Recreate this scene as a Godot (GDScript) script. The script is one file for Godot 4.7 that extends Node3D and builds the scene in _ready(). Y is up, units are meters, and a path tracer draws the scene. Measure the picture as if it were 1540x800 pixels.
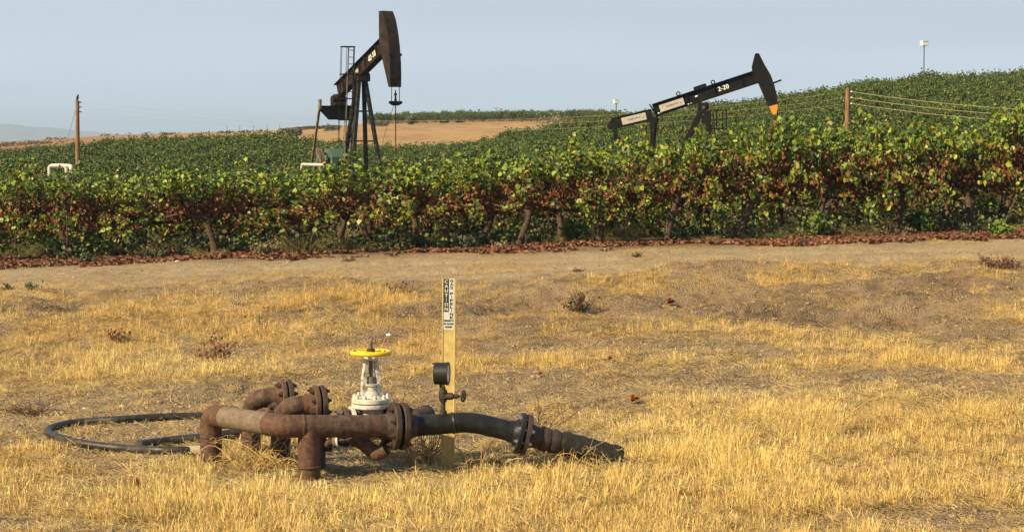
extends Node3D
# Pumping units behind a vineyard, a rusty pipeline crossing a dry stubble field in front.

const F := 2800.0          # focal length, in pixels of a 1540 x 800 picture
const PITCH := 3.78        # degrees down
const EYE := 2.3           # camera height over the foreground

var rng := RandomNumberGenerator.new()
var n1 := FastNoiseLite.new()
var n2 := FastNoiseLite.new()
var n3 := FastNoiseLite.new()
var used := {}
var M := {}
var vines := []            # variants: arrays of meshes
var far_vines := []
var patches := []          # grass patches: x, D, rx, rD, amount

# ------------------------------------------------------------------ geometry collector
class Geo:
	var v := PackedVector3Array()
	var n := PackedVector3Array()
	var c := PackedColorArray()
	var ix := PackedInt32Array()
	var col := Color(1, 1, 1)
	func tri(a: Vector3, b: Vector3, d: Vector3) -> void:
		var nn := (d - a).cross(b - a).normalized()
		var k := v.size()
		v.append(a); v.append(b); v.append(d)
		n.append(nn); n.append(nn); n.append(nn)
		c.append(col); c.append(col); c.append(col)
		ix.append(k); ix.append(k + 1); ix.append(k + 2)
	func tri_out(a: Vector3, b: Vector3, d: Vector3, o: Vector3) -> void:
		if (d - a).cross(b - a).dot(o) < 0.0: tri(a, d, b)
		else: tri(a, b, d)
	func quad_out(a: Vector3, b: Vector3, d: Vector3, e: Vector3, o: Vector3) -> void:
		tri_out(a, b, d, o); tri_out(a, d, e, o)
	func idx(a: int, b: int, d: int) -> void:   # smooth triangle, wound by its normals
		var o := n[a] + n[b] + n[d]
		if (v[d] - v[a]).cross(v[b] - v[a]).dot(o) < 0.0:
			ix.append(a); ix.append(d); ix.append(b)
		else:
			ix.append(a); ix.append(b); ix.append(d)
	func pt(p: Vector3, nn: Vector3) -> int:
		v.append(p); n.append(nn); c.append(col)
		return v.size() - 1
	func box(xf: Transform3D, size: Vector3, bevel := 0.0) -> void:
		var h := size * 0.5
		var b: float = min(bevel, min(h.x, min(h.y, h.z)) * 0.45)
		var P := {}
		for sx in [-1, 1]:
			for sy in [-1, 1]:
				for sz in [-1, 1]:
					P[[0, sx, sy, sz]] = xf * Vector3(sx * h.x, sy * (h.y - b), sz * (h.z - b))
					P[[1, sx, sy, sz]] = xf * Vector3(sx * (h.x - b), sy * h.y, sz * (h.z - b))
					P[[2, sx, sy, sz]] = xf * Vector3(sx * (h.x - b), sy * (h.y - b), sz * h.z)
		var B := xf.basis
		for s in [-1, 1]:
			quad_out(P[[0, s, -1, -1]], P[[0, s, 1, -1]], P[[0, s, 1, 1]], P[[0, s, -1, 1]], B * Vector3(s, 0, 0))
			quad_out(P[[1, -1, s, -1]], P[[1, 1, s, -1]], P[[1, 1, s, 1]], P[[1, -1, s, 1]], B * Vector3(0, s, 0))
			quad_out(P[[2, -1, -1, s]], P[[2, 1, -1, s]], P[[2, 1, 1, s]], P[[2, -1, 1, s]], B * Vector3(0, 0, s))
		if b <= 0.0: return
		for s in [-1, 1]:
			for t in [-1, 1]:
				quad_out(P[[0, s, t, -1]], P[[0, s, t, 1]], P[[1, s, t, 1]], P[[1, s, t, -1]], B * Vector3(s, t, 0))
				quad_out(P[[0, s, -1, t]], P[[0, s, 1, t]], P[[2, s, 1, t]], P[[2, s, -1, t]], B * Vector3(s, 0, t))
				quad_out(P[[1, -1, s, t]], P[[1, 1, s, t]], P[[2, 1, s, t]], P[[2, -1, s, t]], B * Vector3(0, s, t))
				for w in [-1, 1]:
					tri_out(P[[0, s, t, w]], P[[1, s, t, w]], P[[2, s, t, w]], B * Vector3(s, t, w))
	func bar(a: Vector3, b: Vector3, w: float, d: float, bevel := 0.0, side := Vector3.UP) -> void:
		var y := (b - a).normalized()
		var x := y.cross(side)
		if x.length() < 0.01: x = y.cross(Vector3.RIGHT)
		x = x.normalized()
		box(Transform3D(Basis(x, y, x.cross(y)), (a + b) * 0.5), Vector3(w, a.distance_to(b), d), bevel)
	func tube(pts: Array, rad, segs := 10, caps := true) -> void:
		var m := pts.size()
		var up := Vector3.UP
		var t0: Vector3 = (pts[1] - pts[0]).normalized()
		if abs(t0.dot(up)) > 0.9: up = Vector3.RIGHT
		var x := t0.cross(up).normalized()
		var first := 0
		var last := 0
		for i in m:
			var t: Vector3 = (pts[min(i + 1, m - 1)] - pts[max(i - 1, 0)]).normalized()
			x = (x - t * x.dot(t)).normalized()
			var y := t.cross(x)
			var r: float = rad[i] if rad is Array else rad
			var at := v.size()
			for k in segs:
				var a := TAU * k / segs
				var nn := x * cos(a) + y * sin(a)
				pt(pts[i] + nn * r, nn)
			if i == 0: first = at
			else:
				for k in segs:
					var k2 := (k + 1) % segs
					idx(last + k, at + k, at + k2)
					idx(last + k, at + k2, last + k2)
			last = at
		if caps:
			for e in [[first, pts[0] - pts[1], pts[0]], [last, pts[m - 1] - pts[m - 2], pts[m - 1]]]:
				for k in segs:
					tri_out(e[2], v[e[0] + k], v[e[0] + (k + 1) % segs], e[1])
	func lathe(prof: Array, segs: int, xf: Transform3D) -> void:   # prof: Vector2(radius, height)
		for i in prof.size() - 1:
			var p: Vector2 = prof[i]
			var q: Vector2 = prof[i + 1]
			if p.distance_to(q) < 1e-6: continue
			var d := (q - p).normalized()
			var at := v.size()
			for k in segs:
				var a := TAU * k / segs
				var o := Vector3(cos(a), 0, sin(a))
				var nn := (xf.basis * (o * d.y + Vector3(0, -d.x, 0))).normalized()
				pt(xf * (o * p.x + Vector3(0, p.y, 0)), nn)
				pt(xf * (o * q.x + Vector3(0, q.y, 0)), nn)
			for k in segs:
				var k2 := (k + 1) % segs
				if p.x > 1e-6: idx(at + 2 * k, at + 2 * k + 1, at + 2 * k2)
				if q.x > 1e-6: idx(at + 2 * k + 1, at + 2 * k2 + 1, at + 2 * k2)
	func prism(poly: PackedVector2Array, z0: float, z1: float, xf: Transform3D) -> void:
		var t := Geometry2D.triangulate_polygon(poly)
		for k in range(0, t.size(), 3):
			for z in [z0, z1]:
				var o := xf.basis * Vector3(0, 0, 1.0 if z == max(z0, z1) else -1.0)
				tri_out(xf * Vector3(poly[t[k]].x, poly[t[k]].y, z), xf * Vector3(poly[t[k + 1]].x, poly[t[k + 1]].y, z), xf * Vector3(poly[t[k + 2]].x, poly[t[k + 2]].y, z), o)
		var sgn := -1.0 if Geometry2D.is_polygon_clockwise(poly) else 1.0
		for k in poly.size():
			var a := poly[k]
			var b := poly[(k + 1) % poly.size()]
			var o2 := Vector2(b.y - a.y, a.x - b.x) * sgn
			quad_out(xf * Vector3(a.x, a.y, z0), xf * Vector3(b.x, b.y, z0), xf * Vector3(b.x, b.y, z1), xf * Vector3(a.x, a.y, z1), xf.basis * Vector3(o2.x, o2.y, 0))
	func leaf(p: Vector3, out: Vector3, nrm: Vector3, s: float, fold := 0.25) -> void:   # a lobed leaf folded along its midrib
		var y := out.normalized()
		var x := y.cross(nrm).normalized()
		var z := x.cross(y)
		var b := p
		var t := p + y * s
		var l1 := p + y * s * 0.12 - x * s * 0.42 + z * s * fold
		var l2 := p + y * s * 0.66 - x * s * 0.44 + z * s * fold * 1.1
		var r1 := p + y * s * 0.12 + x * s * 0.42 + z * s * fold
		var r2 := p + y * s * 0.66 + x * s * 0.44 + z * s * fold * 1.1
		tri(b, l1, l2); tri(b, l2, t); tri(b, t, r2); tri(b, r2, r1)
	func mesh() -> ArrayMesh:
		var a := []
		a.resize(Mesh.ARRAY_MAX)
		a[Mesh.ARRAY_VERTEX] = v; a[Mesh.ARRAY_NORMAL] = n; a[Mesh.ARRAY_COLOR] = c; a[Mesh.ARRAY_INDEX] = ix
		var m := ArrayMesh.new()
		m.add_surface_from_arrays(Mesh.PRIMITIVE_TRIANGLES, a)
		return m

# ------------------------------------------------------------------ helpers
func numbered(s: String) -> String:
	var k: int = used.get(s, -1) + 1
	used[s] = k
	return s if k == 0 else "%s_%03d" % [s, k]

func tag(o: Node, label: String, category: String, group := "", kind := "") -> Node:
	if label: o.set_meta("label", label)
	if category: o.set_meta("category", category)
	if group: o.set_meta("group", group)
	if kind: o.set_meta("kind", kind)
	return o

func thing(called: String, label: String, category: String, at := Vector3.ZERO, turn := 0.0, group := "") -> Node3D:
	var o := Node3D.new()
	o.name = numbered(called)
	add_child(o)
	o.position = at
	o.rotation.y = turn
	tag(o, label, category, group)
	return o

func put(called: String, m: Mesh, mat: Material, parent: Node = null) -> MeshInstance3D:
	var o := MeshInstance3D.new()
	o.mesh = m
	o.material_override = mat
	o.cast_shadow = GeometryInstance3D.SHADOW_CASTING_SETTING_ON
	if parent == null or parent == self:
		o.name = numbered(called)
		add_child(o)
	else:
		o.name = called
		parent.add_child(o, true)
	return o

func part(called: String, g: Geo, mat: Material, parent: Node = null) -> MeshInstance3D:
	return put(called, g.mesh(), mat, parent)

func ang(v: float) -> float:
	return deg_to_rad(PITCH) + atan((v - 400.0) / F)

func spot(u: float, v: float, D: float) -> Vector3:   # the point at distance D whose picture is (u, v)
	var t := deg_to_rad(PITCH)
	var yc := (400.0 - v) / F
	var s := D / (cos(t) + yc * sin(t))
	return Vector3((u - 770.0) / F * s, EYE + s * (yc * cos(t) - sin(t)), -D)

func tab(t: Array, x: float) -> float:
	if x <= t[0][0]: return t[0][1]
	for i in range(1, t.size()):
		if x <= t[i][0]:
			return lerpf(t[i - 1][1], t[i][1], (x - t[i - 1][0]) / (t[i][0] - t[i - 1][0]))
	return t[t.size() - 1][1]

const NEAR := [[0, 0.0], [18.5, 0.0], [20.5, 0.05], [22.5, 0.15], [24.5, 0.28], [26.2, 0.35], [28, 0.26], [31, 0.15], [36, 0.1], [40, 0.06], [45, 0.06]]
const DN := [45.0, 70.0, 105.0, 140.0, 170.0, 210.0, 260.0, 350.0, 420.0, 600.0, 2000.0]
const UN := [0.0, 200.0, 400.0, 600.0, 700.0, 800.0, 900.0, 1000.0, 1100.0, 1200.0, 1300.0, 1400.0, 1540.0]
const HN := [
	[-.5, -1.0, -1.3, -.75, -.25, -.6, .6, 2.5, 2.3, 0., -40.],
	[-.42, -.95, -1.3, -.2, .95, .1, 1.6, 3.9, 3.7, 0., -40.],
	[-.38, -.9, -1.2, .1, 1.25, .6, 2.2, 4.65, 4.6, 0., -40.],
	[-.3, -.75, -1.0, -.4, .13, .9, 2.9, 5.9, 7.0, 4., -40.],
	[-.2, -.55, -.6, .0, .6, 1.0, 3.1, 6.2, 7.4, 4., -40.],
	[-.05, -.25, -.1, .8, 1.8, 1.4, 3.2, 6.3, 7.5, 4., -40.],
	[.0, -.05, .1, 1.4, 2.9, 2.4, 3.4, 6.4, 7.5, 4., -40.],
	[.08, .1, .2, 1.8, 3.65, 3.2, 3.6, 6.4, 7.5, 4., -40.],
	[.15, .15, .3, 2.2, 4.4, 4.0, 4.0, 6.4, 7.5, 4., -40.],
	[.22, .25, .5, 2.8, 5.1, 4.7, 4.5, 6.4, 7.5, 4., -40.],
	[.26, .4, .8, 3.5, 6.25, 5.8, 5.2, 6.4, 7.5, 4., -40.],
	[.3, .5, 1.0, 3.9, 6.8, 6.3, 5.6, 6.4, 7.5, 4., -40.],
	[.33, .6, 1.1, 4.1, 7.1, 6.6, 6.0, 6.4, 7.5, 4., -40.]]

func far_height(x: float, D: float) -> float:
	var u := clampf(770.0 + F * x / D, -0.0, 1539.9)
	var i := 0
	while i < UN.size() - 2 and u > UN[i + 1]: i += 1
	var t: float = (u - UN[i]) / (UN[i + 1] - UN[i])
	t = t * t * (3.0 - 2.0 * t) * 0.5 + t * 0.5
	var k := 0
	while k < DN.size() - 2 and D > DN[k + 1]: k += 1
	var s: float = clampf((D - DN[k]) / (DN[k + 1] - DN[k]), 0, 1)
	var q := []
	for e in [max(k - 1, 0), k, k + 1, min(k + 2, DN.size() - 1)]:
		q.append(lerpf(HN[i][e], HN[i + 1][e], t))
	if k >= 8: return lerpf(q[1], q[2], s)
	return cubic_interpolate(q[1], q[2], q[0], q[3], s) * 0.5 + lerpf(q[1], q[2], s) * 0.5

func near_height(x: float, D: float) -> float:
	var t := 0.0295 * smoothstep(17.0, 29.0, D)
	var y := tab(NEAR, D) + t * clampf(x, -20.0, 20.0)
	var bank := smoothstep(18.5, 24.0, D) * (1.0 - smoothstep(26.5, 29.0, D))
	y += bank * (n1.get_noise_2d(x * 0.3, D * 0.5) * 0.26 + n2.get_noise_2d(x * 1.1, D * 1.5) * 0.13)
	y += n1.get_noise_2d(x * 0.8, D * 0.8) * 0.045 + n2.get_noise_2d(x * 3.4, D * 3.4) * 0.026
	if D > 16.5 and D < 28.5:
		var k := scuffed(x, D)
		y -= k * (0.09 + 0.12 * n2.get_noise_2d(x * 5.0, D * 5.0))
	if D > 27.5 and D < 37.5:   # wheel ruts
		for r in [29.3, 31.6, 34.4]:
			var w: float = D - r - 0.25 * sin(x * 0.25 + r)
			y -= 0.07 * exp(-w * w * 7.0)
	return y

func height(x: float, D: float) -> float:
	if D < 40.0: return near_height(x, D)
	if D > 50.0: return far_height(x, D)
	return lerpf(near_height(x, D), far_height(x, max(D, 45.0)), (D - 40.0) / 10.0)

func ground_at(u: float, v: float) -> Vector3:   # where the line of sight meets the ground
	var D := 8.0
	var p := Vector3.ZERO
	while D < 400.0:
		p = spot(u, v, D)
		if p.y <= height(p.x, D): break
		D *= 1.004
	return p

func noise(freq: float, seed_: int, oct := 4, kind := FastNoiseLite.TYPE_SIMPLEX_SMOOTH) -> FastNoiseLite:
	var n := FastNoiseLite.new()
	n.noise_type = kind
	n.frequency = freq
	n.seed = seed_
	n.fractal_octaves = oct
	return n

func tex_of(size: int, seed_: int, f1: float, f2: float, stops: Array, grain: float) -> ImageTexture:
	# blotches of several colours (linear values) with a fine grain over them
	var a := noise(f1, seed_, 5).get_seamless_image(size, size)
	var b := noise(f2, seed_ + 7, 3).get_seamless_image(size, size)
	var g := Gradient.new()
	var offs := PackedFloat32Array()
	var cols := PackedColorArray()
	for s in stops:
		offs.append(s[0]); cols.append(s[1])
	g.offsets = offs; g.colors = cols
	var im := Image.create(size, size, true, Image.FORMAT_RGB8)
	var r := RandomNumberGenerator.new()
	r.seed = seed_
	for y in size:
		for x in size:
			var t := a.get_pixel(x, y).r * 0.72 + b.get_pixel(x, y).r * 0.28
			var k := 1.0 + (r.randf() - 0.5) * grain + (b.get_pixel(x, y).r - 0.5) * grain
			var cc := g.sample(clampf((t - 0.5) * 1.5 + 0.5, 0, 1))
			im.set_pixel(x, y, Color(minf(cc.r * k, 1), minf(cc.g * k, 1), minf(cc.b * k, 1)).linear_to_srgb())
	im.generate_mipmaps()
	return ImageTexture.create_from_image(im)

func height_tex(size: int, seed_: int, f: float, oct := 5) -> ImageTexture:
	return ImageTexture.create_from_image(noise(f, seed_, oct).get_seamless_image(size, size))

func plain(lin: Color, rough := 0.7, metal := 0.0) -> StandardMaterial3D:
	var m := StandardMaterial3D.new()
	m.albedo_color = lin.linear_to_srgb()
	m.roughness = rough
	m.metallic = metal
	return m

func textured(t: Texture2D, scale: float, rough := 0.8, bump: Texture2D = null, depth := 0.0, metal := 0.0, tint := Color(1, 1, 1)) -> StandardMaterial3D:
	var m := plain(tint, rough, metal)
	m.albedo_texture = t
	m.uv1_triplanar = true
	m.uv1_scale = Vector3.ONE * scale
	if bump:
		m.heightmap_enabled = true
		m.heightmap_texture = bump
		m.heightmap_scale = depth
	return m

func leafy(rough := 0.55, through := 0.5) -> StandardMaterial3D:
	var m := plain(Color(1, 1, 1), rough)
	m.vertex_color_use_as_albedo = true
	m.cull_mode = BaseMaterial3D.CULL_DISABLED
	m.backlight_enabled = through > 0.0
	m.backlight = Color(through, through, through * 0.7)
	return m

func round_path(pts: Array, r: float, steps := 7) -> Array:   # a polyline with its corners rounded
	var out := [pts[0]]
	for i in range(1, pts.size() - 1):
		var p: Vector3 = pts[i]
		var a: Vector3 = (pts[i - 1] - p)
		var b: Vector3 = (pts[i + 1] - p)
		var half := a.angle_to(b) * 0.5
		var d: float = min(r / tan(half), min(a.length(), b.length()) * 0.48)
		a = a.normalized(); b = b.normalized()
		var rr := d * tan(half)
		var mid := p + (a + b).normalized() * (rr / sin(half))
		var s := p + a * d - mid
		var e := p + b * d - mid
		for k in steps + 1:
			out.append(mid + s.slerp(e, float(k) / steps))
	out.append(pts[pts.size() - 1])
	return out

func axis_frame(at: Vector3, dir: Vector3) -> Transform3D:   # y along dir
	var y := dir.normalized()
	var x := y.cross(Vector3.UP)
	if x.length() < 0.05: x = Vector3.RIGHT
	x = x.normalized()
	return Transform3D(Basis(x, y, x.cross(y)), at)

func text_part(called: String, txt: String, w: float, h: float, xf: Transform3D, mat: Material, parent: Node, spacing := 0.0) -> MeshInstance3D:
	var tm := TextMesh.new()
	var f := SystemFont.new()
	f.font_names = PackedStringArray(["Droid Sans"])
	f.font_weight = 700
	tm.font = f
	tm.text = txt
	tm.font_size = 48
	tm.pixel_size = 0.01
	tm.depth = 0.02
	tm.curve_step = 2.0
	tm.line_spacing = spacing
	var bb := tm.get_aabb()
	var o := put(called, tm, mat, parent)
	var s := Vector3(w / max(bb.size.x, 0.001), h / max(bb.size.y, 0.001), 0.15)
	var c := bb.get_center()
	o.transform = xf * Transform3D(Basis.from_scale(s), Vector3(-c.x * s.x, -c.y * s.y, 0.0))
	return o

# ------------------------------------------------------------------ scene
func _ready() -> void:
	rng.seed = 4711
	n1 = noise(0.5, 3, 4); n2 = noise(0.5, 11, 3); n3 = noise(0.05, 23, 4)
	setup_view()
	make_materials()
	make_patches()
	build_terrain()
	build_far_country()
	build_pipeline()
	build_marker()
	build_hoses()
	build_pumpjack_front()
	build_pumpjack_side()
	build_poles()
	build_vineyard()
	build_grass()
	build_weeds()
	build_litter()

func setup_view() -> void:
	var cam := Camera3D.new()
	cam.name = "camera"
	cam.position = Vector3(0, EYE, 0)
	cam.rotation_degrees.x = -PITCH
	cam.fov = rad_to_deg(2.0 * atan(400.0 / F))
	cam.near = 0.1
	cam.far = 20000.0
	add_child(cam)
	cam.current = true
	var env := Environment.new()
	env.background_mode = Environment.BG_SKY
	var sm := ProceduralSkyMaterial.new()
	sm.sky_top_color = Color(0.46, 0.52, 0.605)
	sm.sky_horizon_color = Color(0.678, 0.718, 0.752)
	sm.sky_curve = 0.12
	sm.ground_horizon_color = Color(0.70, 0.74, 0.76)
	sm.ground_bottom_color = Color(0.35, 0.30, 0.22)
	sm.sun_angle_max = 0.0
	# thin streaks of high haze
	var im := Image.create(1024, 512, false, Image.FORMAT_RGBA8)
	var nz := noise(0.006, 91, 5)
	for y in 512:
		for x in 1024:
			var a := TAU * x / 1024.0
			var s := nz.get_noise_3d(cos(a) * 160.0, sin(a) * 160.0, y * 34.0)
			im.set_pixel(x, y, Color(1, 0.99, 0.98, clampf(s * 1.3 + 0.28, 0, 1)))
	sm.sky_cover = ImageTexture.create_from_image(im)
	sm.sky_cover_modulate = Color(0.26, 0.25, 0.24)
	var sky := Sky.new()
	sky.sky_material = sm
	env.sky = sky
	env.tonemap_mode = Environment.TONE_MAPPER_LINEAR
	env.tonemap_exposure = 1.68
	env.fog_enabled = true
	env.fog_density = 0.00017
	env.fog_light_color = Color(0.76, 0.87, 1.0)
	env.sdfgi_enabled = true
	env.ssao_enabled = true
	env.ssil_enabled = true
	var we := WorldEnvironment.new()
	we.name = "environment"
	we.environment = env
	add_child(we)
	var sun := DirectionalLight3D.new()
	sun.name = "sun"
	sun.light_energy = 1.6
	sun.light_color = Color(1.0, 0.90, 0.69)
	sun.light_angular_distance = 1.0
	sun.shadow_enabled = true
	add_child(sun)
	sun.look_at_from_position(Vector3(-0.74, 0.63, 0.56) * 10.0, Vector3.ZERO)

func make_materials() -> void:
	var fine := height_tex(512, 5, 0.03)
	M.rust = textured(tex_of(512, 41, 0.012, 0.09, [[0.0, Color(.02, .014, .012)], [.35, Color(.05, .028, .02)], [.55, Color(.095, .043, .025)], [.75, Color(.075, .054, .042)], [1.0, Color(.16, .11, .075)]], 0.6), 2.6, 0.78, fine, 0.25)
	M.rust_pale = textured(tex_of(512, 43, 0.012, 0.09, [[0.0, Color(.055, .038, .026)], [.35, Color(.14, .10, .07)], [.7, Color(.19, .145, .10)], [1.0, Color(.15, .075, .042)]], 0.6), 2.4, 0.75, fine, 0.25)
	M.rust_red = textured(tex_of(512, 47, 0.014, 0.1, [[0.0, Color(.035, .02, .015)], [.45, Color(.075, .038, .024)], [.7, Color(.115, .052, .028)], [1.0, Color(.14, .092, .06)]], 0.6), 2.8, 0.8, fine, 0.25)
	M.rust_dark = textured(tex_of(512, 53, 0.014, 0.1, [[0.0, Color(.012, .01, .009)], [.5, Color(.035, .024, .018)], [1.0, Color(.09, .05, .032)]], 0.5), 1.8, 0.7, fine, 0.2)
	M.black_pipe = textured(tex_of(512, 59, 0.012, 0.08, [[0.0, Color(.007, .008, .010)], [.6, Color(.013, .015, .018)], [1.0, Color(.04, .034, .028)]], 0.4), 1.5, 0.45, fine, 0.08)
	M.black_pipe.metallic_specular = 0.35
	M.black_pipe.roughness = 0.42
	M.hose = textured(tex_of(512, 61, 0.012, 0.08, [[0.0, Color(.012, .012, .012)], [.55, Color(.02, .019, .018)], [1.0, Color(.09, .07, .045)]], 0.4), 2.0, 0.5, fine, 0.05)
	M.wrap = textured(tex_of(256, 67, 0.02, 0.1, [[0.0, Color(.007, .007, .007)], [.65, Color(.014, .013, .012)], [1.0, Color(.05, .038, .028)]], 0.5), 2.5, 0.85, fine, 0.4)
	M.white_paint = textured(tex_of(256, 71, 0.02, 0.1, [[0.0, Color(.20, .13, .08)], [.28, Color(.40, .36, .30)], [.55, Color(.56, .54, .50)], [1.0, Color(.64, .62, .58)]], 0.15), 3.0, 0.5, fine, 0.1)
	M.yellow_paint = textured(tex_of(256, 73, 0.02, 0.1, [[0.0, Color(.40, .24, .02)], [.25, Color(.66, .44, .012)], [1.0, Color(.72, .50, .015)]], 0.15), 3.0, 0.45)
	M.steel = plain(Color(.45, .45, .45), 0.35, 0.9)
	M.dull_steel = textured(tex_of(256, 79, 0.03, 0.1, [[0.0, Color(.06, .055, .05)], [1.0, Color(.17, .16, .15)]], 0.3), 3.0, 0.55)
	M.post = textured(tex_of(256, 83, 0.02, 0.12, [[0.0, Color(.36, .26, .075)], [.4, Color(.46, .35, .12)], [1.0, Color(.53, .42, .18)]], 0.18), 2.0, 0.6)
	M.silver = plain(Color(.50, .52, .54), 0.5, 0.0)
	M.ink = plain(Color(.012, .012, .013), 0.6)
	M.pj_dark = textured(tex_of(512, 89, 0.012, 0.07, [[0.0, Color(.012, .011, .010)], [.45, Color(.022, .018, .016)], [.8, Color(.038, .026, .021)], [1.0, Color(.075, .035, .024)]], 0.4), 0.35, 0.55)
	M.pj_rust = textured(tex_of(512, 97, 0.010, 0.06, [[0.0, Color(.014, .012, .011)], [.5, Color(.027, .020, .017)], [1.0, Color(.050, .030, .023)]], 0.4), 0.3, 0.6)
	M.pj_black = textured(tex_of(512, 101, 0.012, 0.07, [[0.0, Color(.006, .006, .007)], [.7, Color(.010, .0095, .010)], [1.0, Color(.022, .019, .017)]], 0.35), 0.35, 0.5)
	for q in [M.pj_black, M.pj_dark, M.pj_rust]:
		q.metallic_specular = 0.22
		q.roughness = 0.75
	M.pj_green = textured(tex_of(512, 103, 0.012, 0.07, [[0.0, Color(.16, .12, .07)], [.3, Color(.085, .10, .065)], [.55, Color(.06, .13, .095)], [1.0, Color(.05, .12, .09)]], 0.35), 0.7, 0.65)
	M.pj_leg = textured(tex_of(512, 107, 0.012, 0.07, [[0.0, Color(.012, .013, .012)], [.55, Color(.022, .026, .022)], [.8, Color(.06, .055, .04)], [1.0, Color(.20, .15, .09)]], 0.4), 0.5, 0.6)
	M.pj_leg.metallic_specular = 0.2
	M.pj_leg.roughness = 0.8
	M.cream = textured(tex_of(256, 109, 0.02, 0.07, [[0.0, Color(.025, .02, .015)], [.5, Color(.10, .07, .035)], [1.0, Color(.30, .22, .10)]], 0.3), 0.6, 0.7)  # brown-to-cream blotches; on the pitman arms they paint in sunlit edges
	M.sign = textured(tex_of(256, 113, 0.02, 0.08, [[0.0, Color(.34, .31, .27)], [1.0, Color(.48, .45, .41)]], 0.12), 0.8, 0.6)
	M.white_ink = plain(Color(.75, .75, .74), 0.6)
	M.orange = textured(tex_of(256, 127, 0.03, 0.1, [[0.0, Color(.45, .17, .015)], [1.0, Color(.68, .30, .02)]], 0.2), 1.5, 0.55)
	M.wood = textured(tex_of(512, 131, 0.012, 0.09, [[0.0, Color(.09, .045, .02)], [.5, Color(.22, .11, .045)], [1.0, Color(.34, .19, .085)]], 0.4), 0.9, 0.85, fine, 0.4)
	M.wood.uv1_scale = Vector3(1.6, 0.22, 1.6)
	M.wire = plain(Color(.42, .35, .20), 0.6)
	M.bark = textured(tex_of(512, 137, 0.02, 0.1, [[0.0, Color(.02, .013, .01)], [.45, Color(.06, .036, .026)], [.8, Color(.13, .08, .058)], [1.0, Color(.20, .14, .10)]], 0.6), 1.8, 0.95, height_tex(256, 17, 0.05), 1.2)
	M.bark.uv1_scale = Vector3(4.0, 1.0, 4.0)
	M.cane = leafy(0.8, 0.0)
	M.leaf = leafy(0.5, 0.55)
	M.dry_leaf = leafy(0.8, 0.35)
	M.straw = leafy(0.65, 0.45)
	M.far_leaf = leafy(0.7, 0.2)
	var soil := leafy(0.95, 0.0)
	soil.albedo_texture = tex_of(1024, 139, 0.02, 0.12, [[0.0, Color(.45, .42, .39)], [.3, Color(.74, .72, .69)], [.6, Color(.86, .855, .85)], [1.0, Color(1, .99, .97)]], 0.4)
	soil.uv1_triplanar = true
	soil.uv1_world_triplanar = true
	soil.uv1_scale = Vector3.ONE * 0.55
	soil.heightmap_enabled = true
	soil.heightmap_texture = height_tex(1024, 149, 0.05, 5)
	soil.heightmap_scale = 5.0
	M.soil = soil
	M.mountain = plain(Color(.16, .15, .13), 0.95)
	M.feather = plain(Color(.02, .016, .013), 0.8)
	M.plastic_white = plain(Color(.72, .72, .70), 0.5)
	M.stone = textured(tex_of(256, 151, 0.03, 0.1, [[0.0, Color(.30, .27, .22)], [1.0, Color(.6, .57, .5)]], 0.3), 4.0, 0.9)

# ------------------------------------------------------------------ where grass grows
func make_patches() -> void:
	# u, v, half width, half height of each patch in the photograph, and how much denser (or barer) it is
	for q in [
		[1290, 650, 330, 42, 0.75], [1000, 705, 300, 30, 0.55], [700, 770, 420, 30, 0.5], [1100, 740, 300, 22, 0.35], [250, 770, 260, 26, 0.4],
		[1330, 788, 230, 16, -0.75], [40, 792, 90, 10, -0.4], [180, 690, 130, 22, -0.6], [230, 655, 120, 20, -0.7], [560, 695, 80, 22, -0.8], [420, 700, 110, 14, -0.45], [460, 722, 90, 14, -0.6],
		[40, 690, 60, 20, 0.5], [150, 645, 40, 8, 0.5], [790, 690, 60, 16, -0.2], [900, 702, 50, 14, -0.4], [680, 660, 110, 18, -0.45],
		[850, 600, 170, 24, -0.55], [640, 590, 120, 20, -0.35], [380, 585, 160, 16, -0.55], [170, 605, 200, 20, -0.6], [100, 560, 200, 20, 0.6], [330, 560, 80, 14, 0.35],
		[1250, 572, 300, 9, -0.55], [900, 575, 200, 9, -0.3], [1300, 545, 300, 9, 0.5], [900, 545, 150, 10, 0.4], [420, 535, 200, 12, 0.2], [860, 520, 140, 8, -0.4],
		[250, 480, 260, 30, 0.6], [560, 450, 130, 18, 0.5], [640, 520, 60, 20, 0.3], [480, 466, 70, 11, -0.95], [70, 463, 80, 12, -0.8], [560, 515, 50, 9, -0.6],
		[760, 455, 95, 20, -0.95], [930, 430, 160, 10, 0.4], [1190, 420, 60, 12, 0.7], [1290, 450, 50, 16, 0.45], [1130, 470, 130, 16, -0.7], [1400, 440, 130, 24, -0.9], [1040, 455, 130, 11, -0.8], [960, 490, 130, 14, 0.35], [1250, 510, 150, 10, 0.4], [1460, 470, 80, 20, 0.1], [1280, 482, 140, 12, -0.7], [1500, 500, 90, 14, -0.6], [640, 470, 60, 10, -0.5],
		[160, 428, 230, 6, 0.5], [380, 415, 160, 5, 0.2], [700, 392, 300, 5, 0.15]]:
		var c := ground_at(q[0], q[1])
		var a := ground_at(q[0], minf(q[1] + q[3], 799))
		var b := ground_at(q[0], q[1] - q[3])
		patches.append([c.x, (-a.z - b.z) * 0.5, q[2] * -c.z / F, maxf((-b.z + a.z) * 0.5, 0.3), q[4]])

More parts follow.
